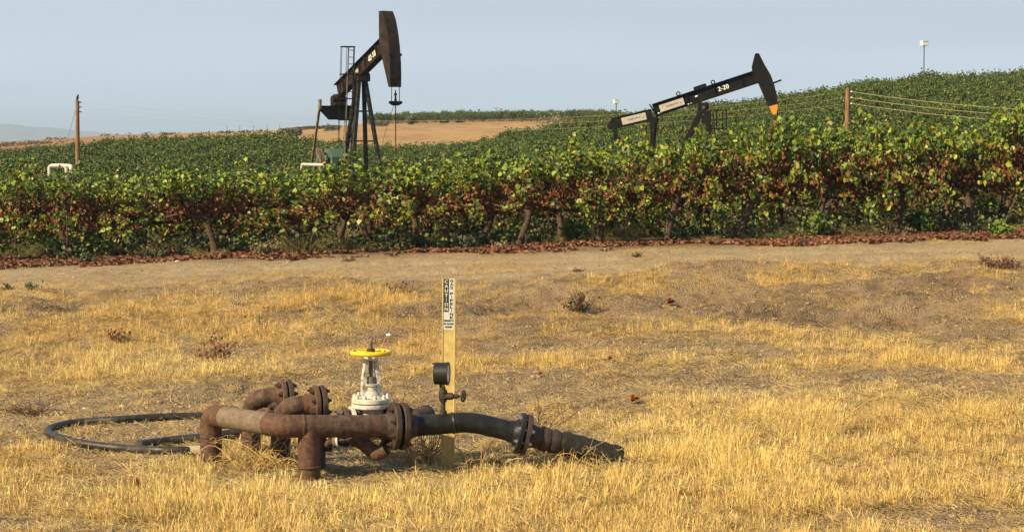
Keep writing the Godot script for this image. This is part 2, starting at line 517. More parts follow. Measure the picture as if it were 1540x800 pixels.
func grass(x: float, D: float) -> float:
	var g := tab([[0, .75], [12, .62], [15, .36], [18, .36], [20, .42], [25, .42], [26.8, .4], [27.6, .0], [30.2, -.05], [31.1, .36], [33, .32], [34, -.05], [35.5, .02], [36.8, .22], [38.5, -.1]], D)
	for p in patches:
		var a: float = (x - p[0]) / p[2]
		if a > 1.6 or a < -1.6: continue
		var b: float = (D - p[1]) / p[3]
		if b > 1.6 or b < -1.6: continue
		var w := a * a + b * b
		g += p[4] * exp(-w * 1.1)
	g += n1.get_noise_2d(x * 0.9 + 40.0, D * 0.55) * 0.6 + n2.get_noise_2d(x * 2.6, D * 1.7 + 9.0) * 0.55 - 0.04
	return clampf(g, 0.0, 1.0)

func scuffed(x: float, D: float) -> float:   # bare, dark, dug-up soil on the bank
	var k := 0.0
	for p in patches:
		if p[4] > -0.34 or p[1] < 17.0: continue
		var a: float = (x - p[0]) / p[2]
		var b: float = (D - p[1]) / p[3]
		k += -p[4] * exp(-(a * a + b * b) * 1.3)
	return clampf(k * 1.3 + n2.get_noise_2d(x * 2.2, D * 2.2) * 0.7 - 0.15, 0.0, 1.0) if k > 0.1 else 0.0

func ground_color(x: float, D: float) -> Color:
	var dirt := Color(.345, .255, .155)
	var straw := Color(.60, .43, .17)
	var c: Color
	if D < 39.0:
		var g := grass(x, D)
		c = dirt.lerp(straw, smoothstep(0.1, 0.75, g) * 0.75)
		var road := smoothstep(27.2, 28.2, D) * (1.0 - smoothstep(36.0, 38.0, D))
		c = c.lerp(Color(.53, .415, .25), road * (1.0 - g) * 0.85)
		for q in [29.3, 31.6, 34.4]:   # compacted pale dust in the wheel lines
			var e: float = D - q - 0.25 * sin(x * 0.25 + q)
			c = c.lerp(Color(.56, .45, .29), 0.6 * exp(-e * e * 7.0) * clampf(0.7 + n2.get_noise_2d(x * 1.3, D * 3.0), 0, 1))
		var w := n2.get_noise_2d(x * 0.7 + 5.0, D * 0.7)
		c = c.lerp(Color(.21, .145, .085), clampf(w * 1.2 - 0.05, 0, 0.6) * (1.0 - road * 0.6))
		var bank := smoothstep(19.0, 23.0, D) * (1.0 - smoothstep(26.4, 28.0, D))
		c = c.lerp(Color(.24, .155, .085), bank * (1.0 - g) * 0.3)
		if D > 16.5 and D < 28.5: c = c.lerp(Color(.17, .112, .066), scuffed(x, D) * 0.9)
		if D > 36.5: c = c.lerp(Color(.24, .15, .085), smoothstep(37.4, 39.4, D + n2.get_noise_2d(x, D) * 2.2))
	elif D < 186.0:
		c = Color(.20, .12, .068).lerp(Color(.26, .18, .10), smoothstep(-0.3, 0.4, n2.get_noise_2d(x * 0.4, D * 0.4)))
	else:
		var a := n1.get_noise_2d(x * 0.06, D * 0.05) + 0.9 * n2.get_noise_2d(x * 0.5, D * 0.3)
		c = Color(.52, .325, .13).lerp(Color(.38, .22, .095), smoothstep(-0.25, 0.75, a))
		var u := 770.0 + F * x / D
		if u < 420.0: c = c.lerp(Color(.30, .17, .10), clampf(0.75 + n2.get_noise_2d(x * 0.1, D * 0.06), 0, 1) * smoothstep(420.0, 150.0, u) * 0.8)
	return c

func build_terrain() -> void:
	var NA := 620
	var ds := [2.5]
	while ds[ds.size() - 1] < 9.0: ds.append(ds[ds.size() - 1] * 1.05)
	while ds[ds.size() - 1] < 46.0: ds.append(ds[ds.size() - 1] * 1.0055)
	while ds[ds.size() - 1] < 440.0: ds.append(ds[ds.size() - 1] * 1.018)
	while ds[ds.size() - 1] < 2000.0: ds.append(minf(ds[ds.size() - 1] * 1.15, 2000.0))
	var tans := PackedFloat32Array()
	for i in NA:
		var s := -1.0 + 2.0 * i / (NA - 1.0)
		tans.append(s * 0.34 if absf(s) < 0.9 else signf(s) * (0.306 + (absf(s) - 0.9) * 10.0 * 0.9))
	var v := PackedVector3Array()
	var c := PackedColorArray()
	for D in ds:
		for i in NA:
			var x: float = tans[i] * D
			v.append(Vector3(x, height(x, D), -D))
			c.append(ground_color(x, D))
	var n := PackedVector3Array()
	n.resize(v.size())
	var ND := ds.size()
	for j in ND:
		for i in NA:
			var a := v[j * NA + min(i + 1, NA - 1)] - v[j * NA + max(i - 1, 0)]
			var b := v[min(j + 1, ND - 1) * NA + i] - v[max(j - 1, 0) * NA + i]
			n[j * NA + i] = a.cross(b).normalized()
	var lists := [PackedInt32Array(), PackedInt32Array(), PackedInt32Array(), PackedInt32Array()]
	for j in ND - 1:
		var D: float = ds[j]
		var which := 0 if D < 27.6 else 1 if D < 37.4 else 2 if D < 186.0 else 3
		var L: PackedInt32Array = lists[which]
		for i in NA - 1:
			var k := j * NA + i
			L.append(k); L.append(k + NA + 1); L.append(k + 1)
			L.append(k); L.append(k + NA); L.append(k + NA + 1)
		lists[which] = L
	var names := ["ground", "dirt_road", "vineyard_ground", "hill"]
	var said := ["tan dirt field with dry golden stubble", "pale dirt track running along the vineyard", "brown soil between the vine rows", "golden dry grass hill behind the vineyard"]
	for q in 4:
		var a := []
		a.resize(Mesh.ARRAY_MAX)
		var lo := 1 << 30
		var hi := 0
		for e in lists[q]:
			lo = mini(lo, e); hi = maxi(hi, e)
		var L2 := PackedInt32Array()
		for e in lists[q]: L2.append(e - lo)
		a[Mesh.ARRAY_VERTEX] = v.slice(lo, hi + 1)
		a[Mesh.ARRAY_NORMAL] = n.slice(lo, hi + 1)
		a[Mesh.ARRAY_COLOR] = c.slice(lo, hi + 1)
		a[Mesh.ARRAY_INDEX] = L2
		var m := ArrayMesh.new()
		m.add_surface_from_arrays(Mesh.PRIMITIVE_TRIANGLES, a)
		tag(put(names[q], m, M.soil), said[q], "", "", "structure")

func build_far_country() -> void:
	# a low range far away on the left, seen through the haze
	var g := Geo.new()
	var N := 90
	var prev := []
	for i in N:
		var u := lerpf(-900.0, 900.0, i / (N - 1.0))
		var top := tab([[-900, 190], [-300, 196], [-100, 180], [0, 186], [30, 189], [60, 191], [130, 197], [200, 204], [270, 208], [330, 212], [420, 218], [900, 222]], u)
		top += n2.get_noise_1d(u * 0.12) * 2.5
		var D := 9000.0
		var pts := []
		for k in 5:
			var f := k / 4.0
			var p := spot(u, lerpf(top, 240.0, f), D - f * 1500.0)
			p.y += n1.get_noise_2d(u * 0.05, k * 3.0) * 12.0 * (1.0 if k > 0 else 0.0)
			pts.append(p)
		if prev.size():
			for k in 4:
				g.quad_out(prev[k], pts[k], pts[k + 1], prev[k + 1], Vector3(0, 1, 1))
		prev = pts
	tag(part("hills", g, M.mountain), "distant mountain range fading into blue haze", "", "", "structure")

# ------------------------------------------------------------------ pipeline
func bolts_on(flange: Node3D, at: Vector3, dir: Vector3, r: float, count: int, len_: float, mat: Material) -> void:
	var g := Geo.new()
	g.lathe([Vector2(0, len_ * 0.5), Vector2(0.011, len_ * 0.5), Vector2(0.011, len_ * 0.5 - 0.016), Vector2(0.021, len_ * 0.5 - 0.017), Vector2(0.021, len_ * 0.5 - 0.038), Vector2(0.011, len_ * 0.5 - 0.038),
		Vector2(0.011, -len_ * 0.5 + 0.038), Vector2(0.021, -len_ * 0.5 + 0.038), Vector2(0.021, -len_ * 0.5 + 0.017), Vector2(0.011, -len_ * 0.5 + 0.016), Vector2(0.011, -len_ * 0.5), Vector2(0, -len_ * 0.5)], 6, Transform3D())
	var m := g.mesh()
	var fr := axis_frame(at, dir)
	for k in count:
		var a := TAU * (k + 0.5) / count
		var o := put("bolt", m, mat, flange)
		o.transform = fr * Transform3D(Basis(), Vector3(cos(a) * r, 0, sin(a) * r))

func flange_part(parent: Node3D, at: Vector3, dir: Vector3, r: float, thick: float, mat: Material, pipe_r := 0.075, neck := 0.06, called := "flange") -> MeshInstance3D:
	# a disc with rounded rims and a weld neck on its back (against dir)
	var g := Geo.new()
	var prof := [Vector2(0.0, -neck)]
	if neck > 0.0: prof.append_array([Vector2(pipe_r * 1.02, -neck), Vector2(pipe_r * 1.12, -neck * 0.5), Vector2(pipe_r * 1.35, -0.001)])
	prof.append_array([Vector2(r - 0.006, 0), Vector2(r, 0.005), Vector2(r, thick - 0.005), Vector2(r - 0.006, thick), Vector2(pipe_r * 1.5, thick), Vector2(pipe_r * 1.5, thick + 0.004), Vector2(0, thick + 0.004)])
	g.lathe(prof, 36, axis_frame(at, dir))
	return part(called, g, mat, parent)

func weld(parent: Node3D, at: Vector3, dir: Vector3, r: float, mat: Material) -> void:
	var g := Geo.new()
	var pr := []
	for k in 7:
		var a := PI * k / 6.0
		pr.append(Vector2(r - 0.003 + sin(a) * 0.008, (k - 3) * 0.005))
	g.lathe(pr, 26, axis_frame(at, dir))
	part("weld_bead", g, mat, parent)

func build_pipeline() -> void:
	var R := 0.078
	# ---- the front line, from its riser to where it goes into the ground
	var root := thing("pipeline", "rusty front pipe on short risers joined by flanges to black pipe sloping into ground", "pipeline")
	var base := spot(318, 704, 13.2)
	var top := spot(316, 624, 13.2)
	var knee := spot(424, 641, 12.62)
	var fl := spot(588, 641, 12.86)
	var run := (fl - knee).normalized()
	base.x = top.x; base.z = top.z
	var elbow1 := [Vector3(top.x, top.y - 0.16, top.z), top, top + (knee - top).normalized() * 0.16]
	var g := Geo.new()
	g.tube([Vector3(base.x, base.y - 0.25, base.z), Vector3(top.x, top.y - 0.165, top.z)], R, 26)
	part("riser_pipe", g, M.rust, root)
	g = Geo.new()
	g.tube(round_path(elbow1, 0.15, 9), R + 0.001, 26)
	part("elbow", g, M.rust_red, root)
	var d1 := (knee - top).normalized()
	g = Geo.new()
	g.tube([top + d1 * 0.16, knee - d1 * 0.14], R, 26)
	part("pipe_section", g, M.rust_pale, root)
	weld(root, top + d1 * 0.16, d1, R, M.rust_red)
	g = Geo.new()
	g.tube(round_path([knee - d1 * 0.14, knee, knee + run * 0.14], 0.3, 9), R + 0.001, 26)
	part("elbow", g, M.rust_red, root)
	weld(root, knee - d1 * 0.14, d1, R, M.rust_red)
	weld(root, knee + run * 0.14, run, R, M.rust)
	g = Geo.new()
	g.tube([knee + run * 0.14, fl - run * 0.03], R, 26)
	part("pipe_section", g, M.rust, root)
	# support leg under the run
	var lb := spot(466, 716, 12.74)
	var lt := knee + run * ((lb.x - knee.x) / run.x)
	g = Geo.new()
	g.tube([Vector3(lt.x, -0.2, lt.z), Vector3(lt.x, lt.y, lt.z)], R * 0.98, 26)
	g.lathe([Vector2(0.07, 0), Vector2(0.088, 0.003), Vector2(0.088, 0.012), Vector2(0.07, 0.015)], 26, Transform3D(Basis(), Vector3(lt.x, 0.075, lt.z)))
	part("support_leg", g, M.rust_red, root)
	# the big flange pair
	var f1 := flange_part(root, fl, run, 0.168, 0.04, M.rust_dark, R, 0.09)
	g = Geo.new()
	g.lathe([Vector2(0.0, 0), Vector2(0.125, 0.0), Vector2(0.125, 0.02), Vector2(0.0, 0.02)], 30, axis_frame(fl + run * 0.041, run))
	part("gasket", g, M.ink, root)
	var f2 := flange_part(root, fl + run * 0.102, -run, 0.166, 0.04, M.rust_dark, R, 0.07)
	bolts_on(f1, fl + run * 0.051, run, 0.132, 8, 0.175, M.rust_dark)
	# black pipe
	var b0 := fl + run * 0.17
	var b1 := spot(708, 634, 13.0)
	var b2 := spot(778, 651, 13.0)
	var dn := (b2 - b1).normalized()
	g = Geo.new()
	g.tube(round_path([b0, b1, b2 - dn * 0.02], 0.55, 10), 0.072, 26)
	part("black_pipe", g, M.black_pipe, root)
	weld(root, b1 - (b1 - b0).normalized() * 0.13, b1 - b0, 0.072, M.black_pipe)
	var axis := (spot(944, 690, 13.16) - b2).normalized()
	var f3 := flange_part(root, b2, (dn + axis).normalized(), 0.148, 0.036, M.black_pipe, 0.072, 0.07)
	var f4 := flange_part(root, b2 + axis * 0.082, -(dn + axis).normalized(), 0.148, 0.036, M.rust_dark, 0.072, 0.08)
	bolts_on(f3, b2 + axis * 0.04, (dn + axis).normalized(), 0.118, 8, 0.128, M.steel)
	g = Geo.new()
	g.tube([b2 + axis * 0.1, b2 + axis * 0.34], 0.078, 24)
	for q in [0.17, 0.245]:
		g.lathe([Vector2(0.07, 0), Vector2(0.086, 0.004), Vector2(0.088, 0.03), Vector2(0.084, 0.055), Vector2(0.07, 0.06)], 24, axis_frame(b2 + axis * q, axis))
	part("wrapped_joint", g, M.rust_dark, root)
	g = Geo.new()
	var pts := []
	var rad := []
	for k in 11:
		pts.append(b2 + axis * (0.33 + 0.045 * k))
		rad.append(0.088 - 0.0012 * k + (0.004 if k % 2 else -0.003))
	g.tube(pts, rad, 22)
	part("tape_wrapped_pipe", g, M.wrap, root)
	# ---- two short risers behind that end in flanges
	for q in [[413, 703, 13.25, 628, 470, 609, 13.25, 0.070, 0.140, "rusty riser pipe bending right to the nearer tall bolted flange behind the front pipe"], [369, 690, 13.75, 610, 421, 598, 13.7, 0.070, 0.128, "rusty riser pipe bending right to the farther bolted flange, leftmost of the two"]]:
		var t := thing("flanged_riser", q[9], "pipe", Vector3.ZERO, 0.0, "rusty risers with end flanges")
		var b := spot(q[0], q[1], q[2])
		var e := spot(q[0] + 8, q[3], q[2])
		b.x = e.x; b.z = e.z
		var f := spot(q[4], q[5], q[6] - 0.05)
		var dd := Vector3(0.95, 0.0, -0.31).normalized()
		g = Geo.new()
		g.tube(round_path([Vector3(b.x, -0.25, b.z), e, f - dd * 0.16, f - dd * 0.07], 0.17, 10), q[7], 24)
		part("riser_pipe", g, M.rust, t)
		var fa := flange_part(t, f, dd, q[8], 0.036, M.rust_red, q[7], 0.08)
		g = Geo.new()
		g.lathe([Vector2(0, 0), Vector2(0.1, 0.0), Vector2(0.1, 0.012), Vector2(0, 0.012)], 24, axis_frame(f + dd * 0.037, dd))
		part("gasket", g, M.ink, t)
		g = Geo.new()
		g.lathe([Vector2(0.0, 0), Vector2(q[8] - 0.006, 0), Vector2(q[8], 0.005), Vector2(q[8], 0.031), Vector2(q[8] - 0.006, 0.036), Vector2(0, 0.036)], 34, axis_frame(f + dd * 0.049, dd))
		part("blind_flange", g, M.rust_dark, t)
		bolts_on(fa, f + dd * 0.042, dd, q[8] - 0.032, 8, 0.145, M.rust_dark)
	# ---- a thin riser with a small capped flange between them
	var t2 := thing("small_riser", "thin rusty pipe with a small capped flange between the two flanged risers", "pipe")
	var s0 := spot(383, 696, 13.45)
	var s1 := spot(384, 622, 13.45)
	s0.x = s1.x; s0.z = s1.z
	var s2 := spot(410, 618, 13.42)
	g = Geo.new()
	g.tube(round_path([s0 - Vector3(0, 0.2, 0), s1, s2], 0.06, 6), 0.03, 14)
	part("riser_pipe", g, M.rust_red, t2)
	var fs := flange_part(t2, s2, Vector3(0.95, 0.05, -0.31), 0.062, 0.03, M.rust, 0.03, 0.04)
	bolts_on(fs, s2 + Vector3(0.015, 0, -0.005), Vector3(0.95, 0.05, -0.31), 0.046, 4, 0.09, M.rust_dark)
	build_valve()
	build_small_fitting()
	build_gauge(b0, b1)

func build_valve() -> void:
	var at := spot(558, 640, 13.12)
	var up := Vector3.UP
	var root := thing("gate_valve", "white gate valve with a yellow handwheel on top, behind the rusty flanges", "valve", at)
	var run := Vector3(0.95, 0, -0.31).normalized()
	var g := Geo.new()
	# body: run barrel and the neck that carries the bonnet
	g.tube([-run * 0.13, -run * 0.06, Vector3.ZERO, run * 0.06, run * 0.13], [0.085, 0.098, 0.108, 0.098, 0.085], 26)
	g.lathe([Vector2(0.095, 0.0), Vector2(0.088, 0.1), Vector2(0.10, 0.125), Vector2(0.134, 0.128), Vector2(0.139, 0.134), Vector2(0.139, 0.156), Vector2(0.134, 0.16), Vector2(0.0, 0.16)], 34, Transform3D())
	part("body", g, M.white_paint, root)
	for s in [-1.0, 1.0]:
		var f := flange_part(root, run * s * 0.125, run * s, 0.142, 0.03, M.white_paint, 0.08, 0.0)
		g = Geo.new()
		g.lathe([Vector2(0.0, 0), Vector2(0.115, 0.0), Vector2(0.115, 0.014), Vector2(0.0, 0.014)], 26, axis_frame(run * s * 0.16, run * s))
		part("gasket", g, M.ink, root)
		flange_part(root, run * s * 0.208, -run * s, 0.142, 0.032, M.rust, 0.075, 0.09, "companion_flange")
		bolts_on(f, run * s * 0.168, run, 0.115, 8, 0.18, M.rust_dark if s > 0 else M.dull_steel)
	# pipes leaving the valve: left one turns down, right one bends away and down
	g = Geo.new()
	g.tube(round_path([-run * 0.24, -run * 0.40, -run * 0.42 + Vector3(0, -0.7, 0)], 0.14, 8), 0.072, 22)
	part("inlet_pipe", g, M.rust, root)
	g = Geo.new()
	g.tube(round_path([run * 0.24, run * 0.30 + Vector3(0, 0.03, 0), spot(642, 624, 13.4) - at], 0.14, 8), 0.072, 22)
	part("outlet_pipe", g, M.rust, root)
	# bonnet
	g = Geo.new()
	g.lathe([Vector2(0, 0.165), Vector2(0.134, 0.165), Vector2(0.139, 0.170), Vector2(0.139, 0.194), Vector2(0.134, 0.199), Vector2(0.085, 0.200), Vector2(0.062, 0.215), Vector2(0.044, 0.25), Vector2(0.040, 0.285), Vector2(0.052, 0.287), Vector2(0.052, 0.30), Vector2(0.0, 0.30)], 34, Transform3D())
	var bonnet := part("bonnet", g, M.white_paint, root)
	var bg := Geo.new()
	bg.lathe([Vector2(0, 0.018), Vector2(0.009, 0.018), Vector2(0.009, 0.006), Vector2(0.015, 0.005), Vector2(0.015, -0.012), Vector2(0, -0.012)], 6, Transform3D())
	var bm := bg.mesh()
	for k in 10:
		var a := TAU * k / 10.0
		put("bolt", bm, M.white_paint, bonnet).position = Vector3(cos(a) * 0.117, 0.211, sin(a) * 0.117)
	# gland with its eye bolts
	g = Geo.new()
	g.box(Transform3D(Basis(Vector3.UP, 0.35), Vector3(0, 0.325, 0)), Vector3(0.135, 0.022, 0.05), 0.006)
	g.lathe([Vector2(0.032, 0.30), Vector2(0.032, 0.35), Vector2(0.022, 0.352), Vector2(0.0, 0.352)], 18, Transform3D())
	for s in [-1, 1]:
		g.tube([Basis(Vector3.UP, 0.35) * Vector3(s * 0.052, 0.25, 0), Basis(Vector3.UP, 0.35) * Vector3(s * 0.052, 0.36, 0)], 0.009, 8)
	part("gland", g, M.dull_steel, root)
	# yoke: two arms meeting under the wheel
	g = Geo.new()
	var B := Basis(Vector3.UP, 0.35)
	for s in [-1, 1]:
		g.prism(PackedVector2Array([Vector2(s * 0.036, 0.22), Vector2(s * 0.072, 0.22), Vector2(s * 0.066, 0.34), Vector2(s * 0.052, 0.43), Vector2(s * 0.046, 0.475), Vector2(s * 0.022, 0.475), Vector2(s * 0.026, 0.42), Vector2(s * 0.038, 0.33)]), -0.026, 0.026, Transform3D(B, Vector3.ZERO))
	g.lathe([Vector2(0, 0.468), Vector2(0.05, 0.468), Vector2(0.05, 0.485), Vector2(0.034, 0.505), Vector2(0, 0.505)], 20, Transform3D())
	part("yoke", g, M.white_paint, root)
	g = Geo.new()
	g.tube([Vector3(0, 0.30, 0), Vector3(0, 0.605, 0)], 0.0135, 12)
	part("stem", g, M.dull_steel, root)
	# handwheel
	g = Geo.new()
	var ring := []
	for k in 41:
		var a := TAU * k / 40.0
		ring.append(Vector3(cos(a) * 0.134, 0.52, sin(a) * 0.134))
	g.tube(ring, 0.0165, 10, false)
	for k in 4:
		var a := TAU * k / 4.0 + 0.5
		g.tube([Vector3(cos(a) * 0.02, 0.515, sin(a) * 0.02), Vector3(cos(a) * 0.13, 0.52, sin(a) * 0.13)], [0.014, 0.011], 8)
	g.lathe([Vector2(0, 0.50), Vector2(0.036, 0.50), Vector2(0.036, 0.53), Vector2(0, 0.53)], 18, Transform3D())
	var wheel := part("handwheel", g, M.yellow_paint, root)
	g = Geo.new()
	g.lathe([Vector2(0, 0.53), Vector2(0.03, 0.53), Vector2(0.03, 0.548), Vector2(0, 0.548)], 6, Transform3D())
	part("wheel_nut", g, M.rust_dark, wheel)

func build_small_fitting() -> void:
	var root := thing("drain_fitting", "small dark elbow with a white ring and rusty angled spout under the front pipe", "pipe fitting")
	var a := spot(494, 672, 12.98)
	var b := spot(501, 665, 12.98)
	var c := spot(532, 661, 12.96)
	var e := spot(566, 684, 12.86)
	var g := Geo.new()
	g.tube(round_path([a + Vector3(-0.012, -0.02, 0), a + Vector3(-0.01, 0.03, 0), b], 0.03, 5), 0.031, 14)
	g.lathe([Vector2(0, 0), Vector2(0.038, 0), Vector2(0.038, 0.02), Vector2(0, 0.02)], 8, axis_frame(a + Vector3(-0.012, -0.03, 0), Vector3.UP))
	part("elbow", g, M.rust_dark, root)
	var ax := (c - b).normalized()
	g = Geo.new()
	g.lathe([Vector2(0, 0), Vector2(0.041, 0), Vector2(0.041, 0.022), Vector2(0, 0.022)], 18, axis_frame(b, ax))
	part("collar", g, M.rust_pale, root)
	g = Geo.new()
	g.lathe([Vector2(0, 0), Vector2(0.043, 0), Vector2(0.043, 0.014), Vector2(0, 0.014)], 18, axis_frame(b + ax * 0.024, ax))
	part("white_ring", g, M.white_paint, root)
	g = Geo.new()
	g.tube([b + ax * 0.038, c], 0.028, 14)
	g.lathe([Vector2(0, 0), Vector2(0.036, 0), Vector2(0.036, 0.03), Vector2(0, 0.03)], 6, axis_frame(b + ax * 0.06, ax))
	part("nipple", g, M.black_pipe, root)
	g = Geo.new()
	g.tube(round_path([c - ax * 0.02, c + ax * 0.03, e, e + Vector3(0.06, 0.035, 0)], 0.06, 6), 0.05, 18)
	part("spout", g, M.rust_red, root)
	g = Geo.new()
	var d := spot(585, 660, 13.0)
	g.tube([e + Vector3(0.05, 0.03, 0), d], 0.046, 16)
	part("branch_pipe", g, M.rust_dark, root)

func build_gauge(b0: Vector3, b1: Vector3) -> void:
	var foot := spot(666, 622, 12.93)
	var t := (foot.x - b0.x) / (b1.x - b0.x)
	var p := b0.lerp(b1, t)
	var root := thing("pressure_gauge", "black round pressure gauge on a rusty needle valve standing on the black pipe", "gauge", Vector3(p.x, p.y + 0.07, p.z))
	var s := 0.00462   # metres a pixel here
	var g := Geo.new()
	g.lathe([Vector2(0, -0.01), Vector2(0.026, -0.01), Vector2(0.026, 0.022), Vector2(0.017, 0.026), Vector2(0.017, 0.085), Vector2(0, 0.085)], 16, Transform3D())
	part("nipple", g, M.rust_dark, root)
	g = Geo.new()
	g.lathe([Vector2(0, 0.08), Vector2(0.024, 0.085), Vector2(0.03, 0.11), Vector2(0.031, 0.15), Vector2(0.026, 0.172), Vector2(0.018, 0.176), Vector2(0.018, 0.19), Vector2(0, 0.19)], 8, Transform3D())
	g.tube([Vector3(0.0, 0.125, 0), Vector3(0.07, 0.125, 0.005)], [0.028, 0.024], 8)
	g.tube([Vector3(0.07, 0.125, 0.005), Vector3(0.105, 0.126, 0.006)], 0.018, 6)
	g.tube([Vector3(0.10, 0.126, 0.006), Vector3(0.15, 0.127, 0.008)], 0.008, 8)
	part("needle_valve", g, M.rust_dark, root)
	g = Geo.new()
	var ring := []
	var wx := axis_frame(Vector3(0.143, 0.127, 0.008), Vector3(0.9, 0, 0.35))
	for k in 25:
		var a := TAU * k / 24.0
		ring.append(wx * Vector3(cos(a) * 0.038, 0, sin(a) * 0.038))
	g.tube(ring, 0.0062, 8, false)
	for k in 5:
		var a := TAU * k / 5.0
		g.tube([wx.origin, wx * Vector3(cos(a) * 0.037, 0, sin(a) * 0.037)], 0.0055, 6)
	part("valve_handle", g, M.rust_dark, root)
	g = Geo.new()
	g.lathe([Vector2(0, 0.188), Vector2(0.014, 0.188), Vector2(0.014, 0.208), Vector2(0, 0.208)], 6, Transform3D())
	part("brass_nut", g, plain(Color(.45, .32, .14), 0.4, 0.6), root)
	var ax := Vector3(0.97, 0.0, 0.13).normalized()
	var c := Vector3(-0.012, 0.285, 0.0)
	g = Geo.new()
	g.lathe([Vector2(0, -0.048), Vector2(0.07, -0.048), Vector2(0.078, -0.042), Vector2(0.078, 0.036), Vector2(0.082, 0.038), Vector2(0.082, 0.052), Vector2(0.074, 0.054), Vector2(0.072, 0.046), Vector2(0, 0.046)], 34, axis_frame(c, ax))
	g.tube([c + Vector3(0, -0.075, 0), c + Vector3(0, -0.098, 0)], 0.014, 10)
	g.box(Transform3D(Basis(), c - ax * 0.05 + Vector3(0, 0.07, 0)), Vector3(0.035, 0.008, 0.012), 0.002)
	var case_ := part("case", g, plain(Color(.012, .012, .013), 0.45), root)
	g = Geo.new()
	g.lathe([Vector2(0.070, 0.0), Vector2(0, 0.0)], 30, axis_frame(c + ax * 0.0475, ax))
	part("dial", g, plain(Color(.62, .62, .60), 0.4), case_)
	var fr := axis_frame(c + ax * 0.0495, ax)
	g = Geo.new()
	g.box(fr * Transform3D(Basis(Vector3.UP, 0.8), Vector3(0, 0, 0.015)), Vector3(0.004, 0.001, 0.07), 0.0)
	part("needle", g, M.ink, case_)
	for k in 11:
		g = Geo.new()
		var a := TAU * (k / 13.0) + 0.6
		g.box(fr * Transform3D(Basis(Vector3.UP, -a), Vector3(cos(a) * 0.06, 0, sin(a) * 0.06)), Vector3(0.012, 0.001, 0.003), 0.0)
		part("dial_mark", g, M.ink, case_)

# ------------------------------------------------------------------ marker post
func build_marker() -> void:
	var b := spot(673, 704, 13.2)
	var top := spot(675.5, 418.5, 13.2)
	var root := thing("marker_post", "flat yellow gas pipeline marker post with a caution decal", "marker post", Vector3(b.x, 0, b.z), deg_to_rad(-6))
	root.rotation.z = -atan2(top.x - b.x, top.y - b.y)
	var h := top.y
	var g := Geo.new()
	var w := 0.098
	g.prism(PackedVector2Array([Vector2(-w / 2, -0.006), Vector2(w / 2, -0.006), Vector2(w / 2, 0.007), Vector2(w / 2 - 0.004, 0.009), Vector2(w / 2 - 0.008, 0.008), Vector2(w / 2 - 0.011, 0.003), Vector2(-w / 2 + 0.011, 0.003), Vector2(-w / 2 + 0.008, 0.008), Vector2(-w / 2 + 0.004, 0.009), Vector2(-w / 2, 0.007)]), -0.3, h, Transform3D(Basis(Vector3(1, 0, 0), Vector3(0, 0, 1), Vector3(0, 1, 0)), Vector3.ZERO))
	part("post", g, M.post, root)
	var pl := Geo.new()
	var dh := 0.362
	pl.box(Transform3D(Basis(), Vector3(-0.0005, h - 0.004 - dh * 0.5, 0.0042)), Vector3(0.074, dh, 0.001), 0.0)
	var dec := part("decal", pl, M.silver, root)
	pl = Geo.new()
	pl.box(Transform3D(Basis(), Vector3(-0.0185, h - 0.004 - 0.118, 0.0052)), Vector3(0.036, 0.236, 0.001), 0.0)
	part("black_panel", pl, M.ink, dec)
	var top_y := h - 0.004
	var word := "CAUTION"
	for k in word.length():
		text_part("lettering", word[k], 0.006 if word[k] == "I" else 0.024, 0.0235, Transform3D(Basis(), Vector3(-0.0185, top_y - 0.020 - k * 0.0325, 0.0062)), M.silver, dec)
	word = "GAS PIPELINE"
	for k in word.length():
		if word[k] == " ": continue
		text_part("lettering", word[k], 0.006 if word[k] == "I" else 0.022, 0.0185, Transform3D(Basis(), Vector3(0.0185, top_y - 0.014 - k * 0.0245 + (0.008 if k > 3 else 0.0), 0.0052)), M.ink, dec)
	var lines := ["EMERGENCY #", "661 393 0204", "GATEWAY"]
	for k in 3:
		text_part("lettering", lines[k], 0.068 if k < 2 else 0.052, 0.0125, Transform3D(Basis(), Vector3(-0.001, top_y - 0.298 - k * 0.0225, 0.0052)), M.ink, dec)

# ------------------------------------------------------------------ hoses
func lay(points: Array, lift: float) -> Array:   # points of the photograph laid on the ground, smoothed
	var c := Curve3D.new()
	var P := []
	for q in points:
		var p := ground_at(q[0], q[1])
		P.append(Vector3(p.x, height(p.x, -p.z) + lift, p.z))
	for i in P.size():
		var t: Vector3 = (P[min(i + 1, P.size() - 1)] - P[max(i - 1, 0)]) * 0.18
		c.add_point(P[i], -t, t)
	var out := []
	var L := c.get_baked_length()
	var m := int(L / 0.06) + 2
	for k in m:
		out.append(c.sample_baked(L * k / (m - 1.0)))
	return out

func build_hoses() -> void:
	var root := thing("hose", "thick black hose looping across the bare ground to a pale sleeve", "hose")
	var g := Geo.new()
	var pts := lay([[287, 685], [240, 684], [180, 681], [120, 673], [82, 664], [70, 656], [84, 647], [120, 641], [180, 637], [240, 634], [312, 632]], 0.03)
	g.tube(pts, 0.031, 14)
	part("hose_body", g, M.hose, root)
	var e: Vector3 = pts[0]
	g = Geo.new()
	g.tube([e + Vector3(-0.03, 0.0, 0), e + Vector3(0.14, 0.004, 0.0)], 0.036, 16)
	part("sleeve", g, plain(Color(.34, .29, .20), 0.7), root)
	g = Geo.new()
	g.tube(lay([[208, 677], [250, 672], [300, 666], [350, 659], [400, 655]], 0.036), 0.034, 14)
	tag(part("black_pipe", g, M.hose), "straight black pipe lying on the ground between hose and risers", "pipe")

# ------------------------------------------------------------------ pumpjacks
func xf_beam(s: float, h: float, tilt: float) -> Transform3D:
	return Transform3D(Basis(Vector3(0, 0, 1), tilt), Vector3(s, h, 0))

